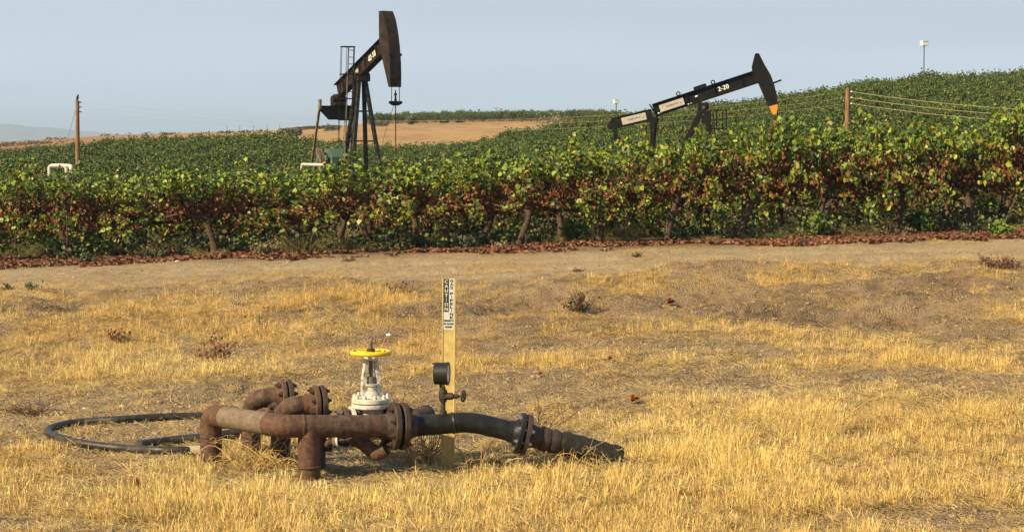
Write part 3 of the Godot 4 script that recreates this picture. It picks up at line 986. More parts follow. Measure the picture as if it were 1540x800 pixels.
func i_beam(g: Geo, x0: float, x1: float, depth: float, width: float, xf: Transform3D, cut := 0.0, first := 1.1) -> void:
	var t := 0.045
	g.prism(PackedVector2Array([Vector2(x0, depth / 2), Vector2(x0 + cut, -depth / 2), Vector2(x1, -depth / 2), Vector2(x1, depth / 2)]), -0.03, 0.03, xf)
	g.box(xf * Transform3D(Basis(), Vector3((x0 + x1) / 2, depth / 2 + t / 2, 0)), Vector3(x1 - x0, t, width), 0.008)
	g.box(xf * Transform3D(Basis(), Vector3((x0 + cut + x1) / 2, -depth / 2 - t / 2, 0)), Vector3(x1 - x0 - cut, t, width), 0.008)
	var k := x0 + cut + first
	while k < x1 - 0.3:
		g.box(xf * Transform3D(Basis(), Vector3(k, 0, 0)), Vector3(0.03, depth * 0.995, width * 0.8), 0.0)
		k += 1.6

func cylinder_z(g: Geo, at: Vector3, r: float, half: float, segs := 18) -> void:
	g.tube([at - Vector3(0, 0, half), at + Vector3(0, 0, half)], r, segs)

func build_pumpjack_front() -> void:
	var D := 105.0
	var gy := height((543.0 - 770.0) / F * D, D)
	var piv := spot(543, 114, D)
	var root := thing("pumpjack", "dark pumpjack with caged ladder, its tall horsehead raised toward the viewer", "pumpjack", Vector3(piv.x, gy, piv.z), deg_to_rad(-61), "pumpjacks in the vineyard")
	var H := piv.y - gy          # height of the saddle bearing
	var tilt := deg_to_rad(20.6)
	var g := Geo.new()
	# walking beam
	var xb := xf_beam(0, H + 0.42, tilt)
	i_beam(g, -3.5, 3.75, 0.80, 0.42, xb)
	var beam := part("walking_beam", g, M.pj_rust, root)
	# lettering on the side toward the camera (local -z side after the turn is +z)
	var tx := xb * Transform3D(Basis(), Vector3(1.62, 0.06, 0.035))
	text_part("lettering", "42-18", 1.0, 0.32, tx, M.white_ink, beam)
	g = Geo.new()
	g.box(xb * Transform3D(Basis(), Vector3(-0.65, -0.05, 0.04)), Vector3(0.62, 0.42, 0.012), 0.0)
	part("white_plate", g, M.sign, beam)
	# horsehead: side plates and the curved face
	var hp := PackedVector2Array()
	for q in [[3.0, 3.55], [3.45, 3.62], [3.8, 3.2], [4.1, 2.5], [4.32, 1.7], [4.45, 0.8], [4.48, 0.1], [4.45, -0.5], [4.2, -0.5], [3.78, 0.35], [3.35, 1.15], [3.02, 2.0]]:
		hp.append(Vector2(q[0], q[1] + H - 0.24))
	g = Geo.new()
	g.prism(hp, -0.30, 0.30, Transform3D())
	var head := part("horsehead", g, M.pj_rust, root)
	g = Geo.new()
	var front := [[3.45, 3.62], [3.8, 3.2], [4.1, 2.5], [4.32, 1.7], [4.45, 0.8], [4.48, 0.1], [4.45, -0.5]]
	for k in front.size() - 1:
		var a := Vector3(front[k][0], front[k][1] + H - 0.24, 0)
		var b := Vector3(front[k + 1][0], front[k + 1][1] + H - 0.24, 0)
		var d := (b - a).normalized()
		var o := Vector3(-d.y, d.x, 0)
		g.box(Transform3D(Basis(d, o, Vector3(0, 0, 1)), (a + b) * 0.5 + o * 0.016), Vector3(a.distance_to(b) + 0.02, 0.03, 0.66), 0.0)
	part("curved_face", g, M.pj_dark, head)
	g = Geo.new()
	g.box(Transform3D(Basis(), Vector3(3.2, H + 3.38, 0)), Vector3(0.5, 0.06, 0.62), 0.01)
	part("top_cap", g, M.pj_dark, head)
	for s in [-1, 1]:
		g = Geo.new()
		g.box(Transform3D(Basis(), Vector3(4.42, H + 1.0, s * 0.34)), Vector3(0.14, 0.16, 0.08), 0.01)
		part("lug", g, M.pj_dark, head)
	# bridle, carrier bar, rod
	g = Geo.new()
	var hx := 4.46
	for s in [-1, 1]:
		g.tube([Vector3(hx, H - 0.48, s * 0.22), Vector3(hx, H - 1.55, s * 0.24)], 0.022, 8)
	part("bridle", g, M.pj_dark, root)
	g = Geo.new()
	g.prism(PackedVector2Array([Vector2(-0.36, 0.0), Vector2(-0.36, -0.12), Vector2(-0.15, -0.24), Vector2(0.15, -0.24), Vector2(0.36, -0.12), Vector2(0.36, 0.0)]), -0.1, 0.1, Transform3D(Basis(Vector3.UP, PI / 2), Vector3(hx, H - 1.5, 0)))
	g.lathe([Vector2(0, -1.5), Vector2(0.07, -1.5), Vector2(0.07, -1.38), Vector2(0.05, -1.36), Vector2(0.05, -1.2), Vector2(0.08, -1.18), Vector2(0.08, -1.08), Vector2(0.03, -1.05), Vector2(0.03, -0.9), Vector2(0, -0.9)], 12, Transform3D(Basis(), Vector3(hx, H, 0)))
	part("carrier_bar", g, M.pj_black, root)
	g = Geo.new()
	g.tube([Vector3(hx, H - 1.7, 0), Vector3(hx, 0.4, 0)], 0.03, 8)
	g.tube([Vector3(hx, H - 1.72, 0.1), Vector3(hx - 0.55, H - 3.6, 0.5), Vector3(hx - 0.6, 0.8, 0.6)], 0.012, 6)
	part("polished_rod", g, M.pj_dark, root)
	g = Geo.new()
	g.lathe([Vector2(0, 0.0), Vector2(0.3, 0.0), Vector2(0.3, 0.25), Vector2(0.16, 0.28), Vector2(0.16, 0.9), Vector2(0.22, 0.92), Vector2(0.22, 1.05), Vector2(0, 1.05)], 16, Transform3D(Basis(), Vector3(hx, -0.1, 0)))
	g.tube([Vector3(hx, 0.6, 0), Vector3(hx, 0.6, 0.8)], 0.09, 12)
	part("wellhead", g, M.pj_green, root)
	# saddle bearing
	g = Geo.new()
	g.box(Transform3D(Basis(), Vector3(0, H - 0.18, 0)), Vector3(0.75, 0.28, 0.8), 0.04)
	cylinder_z(g, Vector3(0, H - 0.02, 0), 0.2, 0.46)
	part("saddle_bearing", g, M.pj_dark, root)
	# samson post: four legs with bracing, named one by one
	var feet := [Vector3(0.8, 0.1, 1.1), Vector3(0.8, 0.1, -1.1), Vector3(-1.3, 0.1, 0.9), Vector3(-1.3, 0.1, -0.9)]
	for f in feet:
		g = Geo.new()
		var head_at := Vector3(0.12 if f.x > 0 else -0.12, H - 0.3, 0.2 * signf(f.z))
		g.bar(f, head_at, 0.22, 0.2, 0.02, Vector3.BACK)
		part("leg", g, M.pj_leg, root)
	g = Geo.new()
	for q in [0.25, 0.5, 0.75]:
		var a: Vector3 = feet[0].lerp(Vector3(0.12, H - 0.3, 0.2), q)
		var b: Vector3 = feet[1].lerp(Vector3(0.12, H - 0.3, -0.2), q)
		var c: Vector3 = feet[2].lerp(Vector3(-0.12, H - 0.3, 0.2), q)
		var e: Vector3 = feet[3].lerp(Vector3(-0.12, H - 0.3, -0.2), q)
		for w in [[a, b], [a, c], [b, e], [c, e]]:
			g = Geo.new()
			g.bar(w[0], w[1], 0.08, 0.08, 0.0)
			part("brace", g, M.pj_leg, root)
	# equalizer and pitman arms
	var ex := -3.2
	g = Geo.new()
	g.box(Transform3D(Basis(), Vector3(ex, H - 1.12, 0)), Vector3(0.55, 0.34, 0.5), 0.04)
	cylinder_z(g, Vector3(ex, H - 1.28, 0), 0.24, 0.42)
	g.box(Transform3D(Basis(), Vector3(ex, H - 1.52, 0)), Vector3(0.7, 0.2, 0.75), 0.03)
	part("equalizer_bearing", g, M.pj_dark, root)
	g = Geo.new()
	g.prism(PackedVector2Array([Vector2(-1.12, -1.62), Vector2(1.12, -1.62), Vector2(1.12, -1.86), Vector2(0.55, -2.42), Vector2(-0.55, -2.42), Vector2(-1.12, -1.86)]), -0.22, 0.22, Transform3D(Basis(Vector3.UP, PI / 2), Vector3(ex, H, 0)))
	part("equalizer", g, M.pj_black, root)
	for s in [-1, 1]:
		g = Geo.new()
		g.box(Transform3D(Basis(), Vector3(ex, H - 1.55, s * 1.16)), Vector3(0.24, 0.6, 0.14), 0.03)
		g.bar(Vector3(ex, H - 1.6, s * 1.16), Vector3(ex - 1.45, H - 5.35, s * 1.16), 0.13, 0.12, 0.01, Vector3.BACK)
		part("pitman_arm", g, M.cream, root)  # yellow lit edges of the dark arm come from the blotched colour
	# gear box, cranks, counterweights, base
	g = Geo.new()
	var gx := -3.75
	var gb := H - 5.25          # underside of the gear box, on its pedestal
	g.prism(PackedVector2Array([Vector2(-0.85, 0.0), Vector2(-0.85, 0.7), Vector2(-0.5, 1.15), Vector2(0.5, 1.15), Vector2(0.85, 0.7), Vector2(0.85, 0.0)]), -0.55, 0.55, Transform3D(Basis(), Vector3(gx, gb, 0)))
	g.box(Transform3D(Basis(), Vector3(gx, gb + 1.2, 0)), Vector3(0.5, 0.12, 0.4), 0.02)
	for s in [-1, 1]:
		g.box(Transform3D(Basis(), Vector3(gx + s * 0.45, gb + 0.62, 0)), Vector3(0.07, 1.1, 1.2), 0.02)
	cylinder_z(g, Vector3(gx, gb + 0.5, 0), 0.16, 1.15)
	part("gear_box", g, M.pj_green, root)
	g = Geo.new()
	g.box(Transform3D(Basis(), Vector3(gx, gb * 0.5 + 0.13, 0)), Vector3(2.1, gb - 0.3, 1.3), 0.03)
	part("pedestal", g, M.pj_leg, root)
	for s in [-1, 1]:
		g = Geo.new()
		g.box(Transform3D(Basis(Vector3(0, 0, 1), 0.25), Vector3(gx - 0.3, gb + 0.4, s * 0.8)), Vector3(1.9, 0.34, 0.16), 0.03)
		part("crank", g, M.pj_green, root)
		g = Geo.new()
		var wp := PackedVector2Array()
		for k in 15:
			var a := -PI * 0.5 + PI * k / 14.0
			wp.append(Vector2(cos(a) * 0.62, sin(a) * 0.72))
		g.prism(wp, -0.13, 0.13, Transform3D(Basis(Vector3(0, 0, 1), 0.2), Vector3(gx - 0.1, gb + 0.45, s * 0.98)))
		part("counterweight", g, M.cream if s > 0 else M.pj_green, root)
	g = Geo.new()
	for s in [-1, 1]:
		g.box(Transform3D(Basis(), Vector3(-2.0, 0.12, s * 0.75)), Vector3(8.4, 0.36, 0.3), 0.02)
	for x in [-6.0, -4.0, -2.5, 0.0, 2.0]:
		g.box(Transform3D(Basis(), Vector3(x, 0.10, 0)), Vector3(0.25, 0.3, 1.3), 0.02)
	part("skid_base", g, M.pj_leg, root)
	g = Geo.new()
	var rh := H - 5.0
	g.tube(round_path([Vector3(-4.9, 0.2, 1.6), Vector3(-4.9, rh, 1.6), Vector3(-1.4, rh, 1.75), Vector3(-1.4, 0.2, 1.75)], 0.15, 5), 0.09, 10)
	part("guard_rail", g, M.white_paint, root)
	# ladder with its safety cage, on the camera side
	var lx := 0.0
	var lz := 0.98
	var topL := H + 1.62
	g = Geo.new()
	for s in [-1, 1]:
		g.tube([Vector3(lx + s * 0.06, 0.2, lz - 0.02 + s * 0.2), Vector3(lx - 0.1 + s * 0.06, topL, lz - 0.42 + s * 0.2)], 0.036, 6)
	part("ladder_rails", g, M.dull_steel, root)
	var rung := Geo.new()
	rung.tube([Vector3(-0.06, 0, -0.2), Vector3(0.06, 0, 0.2)], 0.024, 6)
	var rm := rung.mesh()
	for k in 22:
		var f := (k + 0.5) / 22.0
		put("rung", rm, M.dull_steel, root).position = Vector3(lx - 0.1 * f, lerpf(0.2, topL, f), lz - 0.02 - 0.4 * f)
	for f in [0.38, 0.52, 0.66, 0.82, 1.0]:
		g = Geo.new()
		var hoop := []
		for k in 19:
			var a := TAU * k / 18.0
			hoop.append(Vector3(lx - 0.1 * f - 0.2 + cos(a) * 0.38, lerpf(0.2, topL, f), lz + 0.1 - 0.4 * f + sin(a) * 0.42))
		g.tube(hoop, 0.03, 6, false)
		part("cage_hoop", g, M.pj_black, root)
	g = Geo.new()
	for k in 6:
		var a := TAU * (k + 0.5) / 6.0
		var P := []
		for f in [0.38, 1.0]:
			P.append(Vector3(lx - 0.1 * f - 0.2 + cos(a) * 0.38, lerpf(0.2, topL, f), lz + 0.1 - 0.4 * f + sin(a) * 0.42))
		g.tube(P, 0.016, 5)
	part("cage_bars", g, M.pj_black, root)

func build_pumpjack_side() -> void:
	var D := 105.0
	var piv := spot(1058, 163, D)
	var gy := height(piv.x, D)
	var root := thing("pumpjack", "black pumpjack seen from the side with white signs and orange horsehead tip", "pumpjack", Vector3(piv.x, gy, piv.z), deg_to_rad(-7), "pumpjacks in the vineyard")
	var H := piv.y - gy
	var k1 := 26.75
	var S := func(u: float, v: float) -> Vector2: return Vector2((u - 1058.0) / k1, (163.0 - v) / k1 + H)
	# main walking beam
	var a: Vector2 = S.call(984, 166)
	var b: Vector2 = S.call(1137, 116)
	var tilt := (b - a).angle()
	var L := a.distance_to(b)
	var xb := Transform3D(Basis(Vector3(0, 0, 1), tilt), Vector3((a.x + b.x) / 2, (a.y + b.y) / 2, 0))
	var g := Geo.new()
	i_beam(g, -L / 2, L / 2 + 0.15, 0.66, 0.40, xb, 0.0, 0.4)
	g.box(xb * Transform3D(Basis(Vector3(0, 0, 1), 0.25), Vector3(-L / 2 - 0.02, 0.0, 0)), Vector3(0.06, 0.86, 0.42), 0.01)
	var beam := part("walking_beam", g, M.pj_black, root)
	g = Geo.new()
	g.box(xb * Transform3D(Basis(), Vector3(-0.15, 0.44, 0)), Vector3(0.75, 0.22, 0.36), 0.08)
	part("bearing_cover", g, M.pj_black, beam)
	for q in [-1.42, 0.62]:
		g = Geo.new()
		var ring := []
		for k in 15:
			var t := TAU * k / 14.0
			ring.append(xb * Vector3(q + cos(t) * 0.1, 0.47 + sin(t) * 0.1, 0))
		g.tube(ring, 0.032, 8, false)
		part("lifting_eye", g, M.pj_black, beam)
	g = Geo.new()
	g.box(xb * Transform3D(Basis(), Vector3(-1.95, -0.02, 0.215)), Vector3(1.42, 0.40, 0.02), 0.0)
	var sg := part("sign", g, M.sign, beam)
	text_part("lettering", "PUMPJACK", 0.72, 0.12, xb * Transform3D(Basis(), Vector3(-1.93, -0.03, 0.2255)), M.ink, sg)
	text_part("lettering", "inc", 0.12, 0.07, xb * Transform3D(Basis(), Vector3(-1.42, -0.05, 0.2255)), M.ink, sg)
	text_part("lettering", "2-20", 0.62, 0.25, xb * Transform3D(Basis(), Vector3(1.08, 0.0, 0.032)), M.white_ink, beam)
	g = Geo.new()
	for q in [[-0.98, -0.26, 0.22, 0.06], [-0.5, 0.02, 0.16, 0.07], [-2.8, -0.22, 0.1, 0.06], [-2.66, -0.2, 0.06, 0.06]]:
		g.box(xb * Transform3D(Basis(), Vector3(q[0], q[1], 0.034)), Vector3(q[2], q[3], 0.006), 0.0)
	part("paint_marks", g, M.white_ink, beam)
	# tail section, set lower
	a = S.call(921, 186)
	b = S.call(981, 172)
	tilt = (b - a).angle()
	L = a.distance_to(b)
	var xt := Transform3D(Basis(Vector3(0, 0, 1), tilt), Vector3((a.x + b.x) / 2, (a.y + b.y) / 2, 0))
	g = Geo.new()
	g.prism(PackedVector2Array([Vector2(-L / 2 + 0.05, 0.28), Vector2(-L / 2 - 0.3, -0.05), Vector2(-L / 2 - 0.25, -0.28), Vector2(L / 2, -0.28), Vector2(L / 2, 0.28)]), -0.19, 0.19, xt)
	g.box(xt * Transform3D(Basis(), Vector3(0, 0.30, 0)), Vector3(L, 0.04, 0.46), 0.0)
	g.box(xt * Transform3D(Basis(), Vector3(0, -0.30, 0)), Vector3(L, 0.04, 0.46), 0.0)
	var tail := part("tail_beam", g, M.pj_black, root)
	g = Geo.new()
	g.box(xt * Transform3D(Basis(), Vector3(0.12, 0.0, 0.202)), Vector3(1.40, 0.40, 0.02), 0.0)
	sg = part("sign", g, M.sign, tail)
	text_part("lettering", "PUMPJACK", 0.72, 0.12, xt * Transform3D(Basis(), Vector3(0.14, -0.01, 0.2125)), M.ink, sg)
	text_part("lettering", "inc", 0.12, 0.07, xt * Transform3D(Basis(), Vector3(0.66, -0.03, 0.2125)), M.ink, sg)
	g = Geo.new()
	var tb: Vector2 = S.call(926, 200)
	g.box(Transform3D(Basis(), Vector3(tb.x, tb.y, 0)), Vector3(0.22, 0.5, 0.5), 0.02)
	g.box(Transform3D(Basis(), Vector3(tb.x - 0.02, tb.y - 0.3, 0)), Vector3(0.5, 0.09, 0.7), 0.01)
	part("tail_bracket", g, M.pj_black, root)
	# horsehead with painted tip
	var hp := PackedVector2Array()
	for q in [[1134.4, 82.5], [1137, 81], [1140.7, 81.5], [1149, 98], [1158.5, 114], [1164, 129], [1168, 145], [1168.6, 157], [1156, 160.5], [1151, 151], [1140, 126], [1131, 111], [1130, 101]]:
		hp.append(S.call(q[0], q[1]))
	g = Geo.new()
	g.prism(hp, -0.28, 0.28, Transform3D())
	var head := part("horsehead", g, M.pj_black, root)
	hp = PackedVector2Array()
	for q in [[1156, 160.5], [1168.6, 157], [1169, 163], [1167, 172], [1162.5, 173]]:
		hp.append(S.call(q[0], q[1]))
	g = Geo.new()
	g.prism(hp, -0.282, 0.282, Transform3D())
	part("orange_tip", g, M.orange, head)
	g = Geo.new()
	var r0: Vector2 = S.call(1161, 126)
	var r1: Vector2 = S.call(1174, 121)
	g.tube([Vector3(r0.x, r0.y, 0), Vector3(r1.x, r1.y, 0.1)], 0.05, 8)
	for q in [[1141, 93], [1144, 121]]:
		var bp: Vector2 = S.call(q[0], q[1])
		g.tube([Vector3(bp.x, bp.y, 0.27), Vector3(bp.x, bp.y, 0.31)], 0.05, 8)
	part("hanger_pin", g, M.pj_black, head)
	g = Geo.new()
	var br: Vector2 = S.call(1168.6, 165)
	for s in [-1, 1]:
		g.tube([Vector3(br.x, br.y, s * 0.2), Vector3(br.x, br.y - 1.2, s * 0.2)], 0.02, 6)
	g.box(Transform3D(Basis(), Vector3(br.x, br.y - 1.25, 0)), Vector3(0.2, 0.14, 0.7), 0.02)
	g.tube([Vector3(br.x, br.y - 1.2, 0), Vector3(br.x, 0.0, 0)], 0.03, 8)
	part("bridle", g, M.pj_black, root)
	# bearing, post
	g = Geo.new()
	g.box(Transform3D(Basis(), Vector3(0.0, H + 0.12, 0)), Vector3(0.62, 0.42, 0.66), 0.05)
	cylinder_z(g, Vector3(0.02, H + 0.05, 0), 0.17, 0.40)
	g.box(Transform3D(Basis(), Vector3(0.02, H - 0.2, 0)), Vector3(0.7, 0.16, 0.76), 0.03)
	var bear := part("saddle_bearing", g, M.pj_black, root)
	g = Geo.new()
	cylinder_z(g, Vector3(0.02, H + 0.05, 0), 0.10, 0.43)
	part("bearing_pin", g, M.rust_red, bear)
	for f in [[-1.95, 0.7, -0.15], [-1.95, -0.7, -0.15], [0.75, 0.75, 0.18], [0.75, -0.75, 0.18]]:
		g = Geo.new()
		g.bar(Vector3(f[0], 0.05, f[1]), Vector3(f[2], H - 0.25, f[1] * 0.35), 0.30, 0.24, 0.02, Vector3.BACK)
		part("leg", g, M.pj_black, root)
	g = Geo.new()
	for q in [0.35, 0.7]:
		for s in [-1, 1]:
			var p0 := Vector3(lerpf(-1.95, -0.15, q), lerpf(0.05, H - 0.25, q), s * lerpf(0.7, 0.25, q))
			var p1 := Vector3(lerpf(0.75, 0.18, q), lerpf(0.05, H - 0.25, q), s * lerpf(0.75, 0.26, q))
			g = Geo.new()
			g.bar(p0, p1, 0.1, 0.1)
			part("brace", g, M.pj_black, root)
	g = Geo.new()
	g.box(Transform3D(Basis(), Vector3(0.1, H - 0.62, 0.36)), Vector3(0.36, 0.4, 0.03), 0.0)
	part("gusset", g, M.pj_black, root)
	# service platform with a rail and a ladder
	g = Geo.new()
	g.box(Transform3D(Basis(), Vector3(0.85, H - 1.15, 0.0)), Vector3(1.0, 0.07, 1.2), 0.01)
	for x in [0.4, 0.75, 1.1, 1.3]:
		for s in [-1, 1]:
			g.tube([Vector3(x, H - 1.15, s * 0.55), Vector3(x, H - 0.1, s * 0.55)], 0.03, 6)
	for y in [H - 0.1, H - 0.6]:
		for s in [-1, 1]:
			g.tube([Vector3(0.4, y, s * 0.55), Vector3(1.3, y, s * 0.55)], 0.025, 6)
		g.tube([Vector3(1.3, y, -0.55), Vector3(1.3, y, 0.55)], 0.025, 6)
	for s in [-1, 1]:
		g.tube([Vector3(1.0, 0.0, 0.6 + s * 0.2), Vector3(0.55, H - 0.2, 0.6 + s * 0.2)], 0.03, 6)
	part("platform", g, M.pj_black, root)
	# equalizer and pitmans under the joint, gear box and base hidden by the vines
	g = Geo.new()
	var eq: Vector2 = S.call(984, 181)
	g.box(Transform3D(Basis(), Vector3(eq.x, eq.y, 0)), Vector3(0.5, 0.36, 0.7), 0.05)
	g.box(Transform3D(Basis(), Vector3(eq.x - 0.02, eq.y - 0.3, 0)), Vector3(0.34, 0.4, 1.9), 0.05)
	part("equalizer", g, M.pj_black, root)
	for s in [-1, 1]:
		g = Geo.new()
		g.bar(Vector3(eq.x, eq.y - 0.25, s * 0.9), Vector3(eq.x - 0.1, 0.9, s * 0.9), 0.24, 0.2, 0.02, Vector3.BACK)
		part("pitman_arm", g, M.pj_black, root)
	g = Geo.new()
	g.box(Transform3D(Basis(), Vector3(eq.x + 0.2, 0.85, 0)), Vector3(1.5, 1.1, 1.1), 0.1)
	part("gear_box", g, M.pj_black, root)
	g = Geo.new()
	g.box(Transform3D(Basis(), Vector3(-1.5, 0.12, 0)), Vector3(6.5, 0.34, 1.7), 0.03)
	part("skid_base", g, M.pj_black, root)

# ------------------------------------------------------------------ poles, wires and small far things
func wire(a: Vector3, b: Vector3, sag: float, r: float, label: String, group: String) -> void:
	var P := []
	for k in 25:
		var f := k / 24.0
		P.append(a.lerp(b, f) - Vector3(0, sag * 4.0 * f * (1.0 - f), 0))
	var g := Geo.new()
	g.tube(P, r, 6)
	tag(part("power_line", g, M.wire), label, "wire", group)

func build_poles() -> void:
	# left pole
	var D1 := 118.0
	var top1 := spot(114, 151, D1)
	var gy1 := height(top1.x, D1)
	var p1 := thing("utility_pole", "tall weathered wooden utility pole beside the white pipes", "utility pole", Vector3(top1.x, gy1, top1.z), 0.0, "wooden utility poles")
	var g := Geo.new()
	var h1 := top1.y - gy1
	g.tube([Vector3(0, -0.3, 0), Vector3(0.02, h1 * 0.5, 0), Vector3(0.05, h1, 0)], [0.155, 0.14, 0.115], 14)
	part("pole", g, M.wood, p1)
	var ins := Geo.new()
	ins.lathe([Vector2(0, 0), Vector2(0.05, 0.0), Vector2(0.05, 0.05), Vector2(0.03, 0.06), Vector2(0.05, 0.08), Vector2(0.05, 0.13), Vector2(0, 0.15)], 10, axis_frame(Vector3.ZERO, Vector3(1, 0.1, 0)))
	var im := ins.mesh()
	var ends := []
	for k in 3:
		var o := put("insulator", im, M.dull_steel, p1)
		o.position = Vector3(0.15, h1 - 0.12 - k * 0.30, 0)
		ends.append(Vector3(top1.x, gy1, top1.z) + o.position + Vector3(0.15, 0, 0))
	g = Geo.new()
	g.tube([Vector3(0, h1 - 0.3, 0), Vector3(-1.5, 0.0, 0.3)], 0.014, 5)
	part("guy_wire", g, M.dull_steel, p1)
	# the bird on top
	var bird := thing("bird", "dark bird perched on top of the left utility pole", "bird", Vector3(top1.x + 0.05, top1.y, top1.z))
	g = Geo.new()
	g.tube([Vector3(-0.03, 0.02, 0), Vector3(-0.01, 0.06, 0), Vector3(0.0, 0.13, 0), Vector3(0.02, 0.21, 0), Vector3(0.03, 0.27, 0), Vector3(0.05, 0.31, 0), Vector3(0.06, 0.35, 0), Vector3(0.06, 0.375, 0)], [0.03, 0.06, 0.085, 0.085, 0.06, 0.05, 0.045, 0.015], 12)
	g.tube([Vector3(-0.02, 0.10, 0), Vector3(-0.09, -0.06, 0)], [0.05, 0.02], 8)
	g.tube([Vector3(0.09, 0.34, 0), Vector3(0.135, 0.325, 0)], [0.02, 0.004], 6)
	for s in [-1, 1]:
		g.tube([Vector3(0.0, 0.05, s * 0.03), Vector3(0.01, -0.01, s * 0.03)], 0.01, 5)
	part("body", g, M.feather, bird)
	# right pole
	var D2 := 113.0
	var top2 := spot(1276, 133, D2)
	var gy2 := height(top2.x, D2)
	var p2 := thing("utility_pole", "shorter wooden pole standing among the vines on the right", "utility pole", Vector3(top2.x, gy2, top2.z), 0.0, "wooden utility poles")
	g = Geo.new()
	var h2 := top2.y - gy2
	g.tube([Vector3(0, -0.3, 0), Vector3(0, h2 * 0.5, 0), Vector3(0, h2, 0)], [0.16, 0.15, 0.14], 14)
	part("pole", g, M.wood, p2)
	var ends2 := []
	for k in 3:
		var o := put("insulator", im, M.plastic_white, p2)
		o.position = Vector3(0.14, h2 - 0.20 - k * 0.36, 0.02)
		ends2.append(Vector3(top2.x, gy2, top2.z) + o.position + Vector3(0.1, 0, 0))
	var nth := ["uppermost", "middle", "lowest"]
	for k in 3:
		var mid: Vector3 = ends2[k] - Vector3(0.3, 0, 0)
		wire(mid, ends[k], 1.45, 0.0065, "%s thin power line running left from the shorter pole" % nth[k], "power lines")
		wire(ends2[k], spot(1900, 158 + 9 * k, 113.0), 0.75, 0.022, "%s thin power line running right from the shorter pole" % nth[k], "power lines")
	# white pipe frame beside the left pole
	var Dp := 108.0
	var wp := thing("white_pipe_frame", "white painted pipe bent into a square arch beside the wooden pole", "pipe")
	g = Geo.new()
	var q0 := spot(73, 249, Dp)
	var q1 := spot(99, 249, Dp - 0.6)
	var q2 := spot(106, 250, Dp - 2.2)
	g.tube(round_path([q0 - Vector3(0, 2.4, 0), q0, q1, q1 - Vector3(0, 2.4, 0)], 0.22, 6), 0.115, 14)
	g.tube(round_path([q1 + Vector3(-0.02, 0, 0), q2, q2 - Vector3(0, 2.4, 0)], 0.22, 6), 0.115, 14)
	part("arch_pipe", g, M.white_paint, wp)
	g = Geo.new()
	g.tube([q0 + Vector3(0.3, -0.35, -0.3), q0 + Vector3(0.3, -2.2, -0.3)], 0.05, 8)
	g.tube([q0 + Vector3(-0.2, -0.15, -0.2), q0 + Vector3(0.9, -0.15, -0.3)], 0.05, 8)
	part("inner_pipe", g, M.dull_steel, wp)
	# white boxes on masts on the hill
	for q in [[1391, 64, 112, 168.0, 0.30, "white box on a tall thin mast standing on the right hill crest"], [927, 151, 176, 172.0, 0.24, "small white box on a short thin mast near the ridge, left of the side-on pumpjack"]]:
		var t := spot(q[0], q[1] + 4, q[3])
		var gy := height(t.x, q[3])
		var o := thing("mast_box", q[5], "instrument mast", Vector3(t.x, gy, t.z), 0.3, "white boxes on masts")
		g = Geo.new()
		g.tube([Vector3(0, -0.2, 0), Vector3(0, t.y - gy, 0)], [0.06, 0.05], 8)
		part("mast", g, M.dull_steel, o)
		g = Geo.new()
		g.box(Transform3D(Basis(), Vector3(0, t.y - gy + q[4] * 0.5, 0)), Vector3(q[4] * 2.0, q[4] * 1.4, q[4] * 1.7), 0.03)
		g.box(Transform3D(Basis(), Vector3(q[4] * 0.1, t.y - gy + q[4] * 1.25, 0)), Vector3(q[4] * 2.2, 0.04, q[4] * 1.9), 0.0)
		part("box", g, M.plastic_white, o)
	# far fence posts
	var fp := [342, 361, 382, 402, 421]
	for k in fp.size():
		var D := 346.0
		var x: float = (fp[k] - 770.0) / F * D
		g = Geo.new()
		g.tube([Vector3(0, -0.2, 0), Vector3(0, 1.1, 0)], [0.05, 0.045], 7)
		g.lathe([Vector2(0.045, 1.1), Vector2(0.03, 1.14), Vector2(0, 1.15)], 7, Transform3D())
		var o := part("fence_post", g, M.dull_steel)
		o.position = Vector3(x, height(x, D), -D)
		tag(o, "thin far fence post on the hill crest left of the ladder, %s from the left" % ["first", "second", "third", "fourth", "fifth"][k], "fence post", "far fence posts")
	# birds over the ridge
	var bp := [[707, 166], [720, 166], [746, 164], [753, 165]]
	for k in bp.size():
		var o := thing("bird", "small dark bird flying low over the ridge vines, %s from the left" % ["first", "second", "third", "fourth"][k], "bird", spot(bp[k][0], bp[k][1], 330.0), 0.7 * k, "birds over the ridge")
		g = Geo.new()
		g.tube([Vector3(-0.25, 0, 0), Vector3(-0.08, 0.02, 0), Vector3(0.08, 0.03, 0), Vector3(0.2, 0.04, 0), Vector3(0.27, 0.03, 0)], [0.03, 0.08, 0.09, 0.06, 0.01], 8)
		for s in [-1, 1]:
			g.tri(Vector3(0.12, 0.05, 0), Vector3(-0.08, 0.05, 0), Vector3(0.0, 0.26, s * 0.24))
			g.tri(Vector3(0.12, 0.05, 0), Vector3(0.0, 0.26, s * 0.24), Vector3(-0.03, 0.25, s * 0.45))
		part("body", g, M.feather, o)

# ------------------------------------------------------------------ vines
func rcol(base: Color, vary: float) -> Color:
	var k := 1.0 + rng.randf_range(-vary, vary)
	return Color(base.r * k * (1.0 + rng.randf_range(-0.12, 0.12)), base.g * k, base.b * k * (1.0 + rng.randf_range(-0.15, 0.15)))

func green_leaf(lit_share := 0.0) -> Color:   # share of yellow-green leaves whose colour carries a painted backlit brightness
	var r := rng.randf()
	if rng.randf() < lit_share:
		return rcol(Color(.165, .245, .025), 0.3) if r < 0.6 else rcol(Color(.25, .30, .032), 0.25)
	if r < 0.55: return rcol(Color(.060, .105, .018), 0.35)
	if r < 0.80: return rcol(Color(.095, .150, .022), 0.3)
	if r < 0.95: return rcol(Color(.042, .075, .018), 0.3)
	return rcol(Color(.28, .21, .05), 0.25)

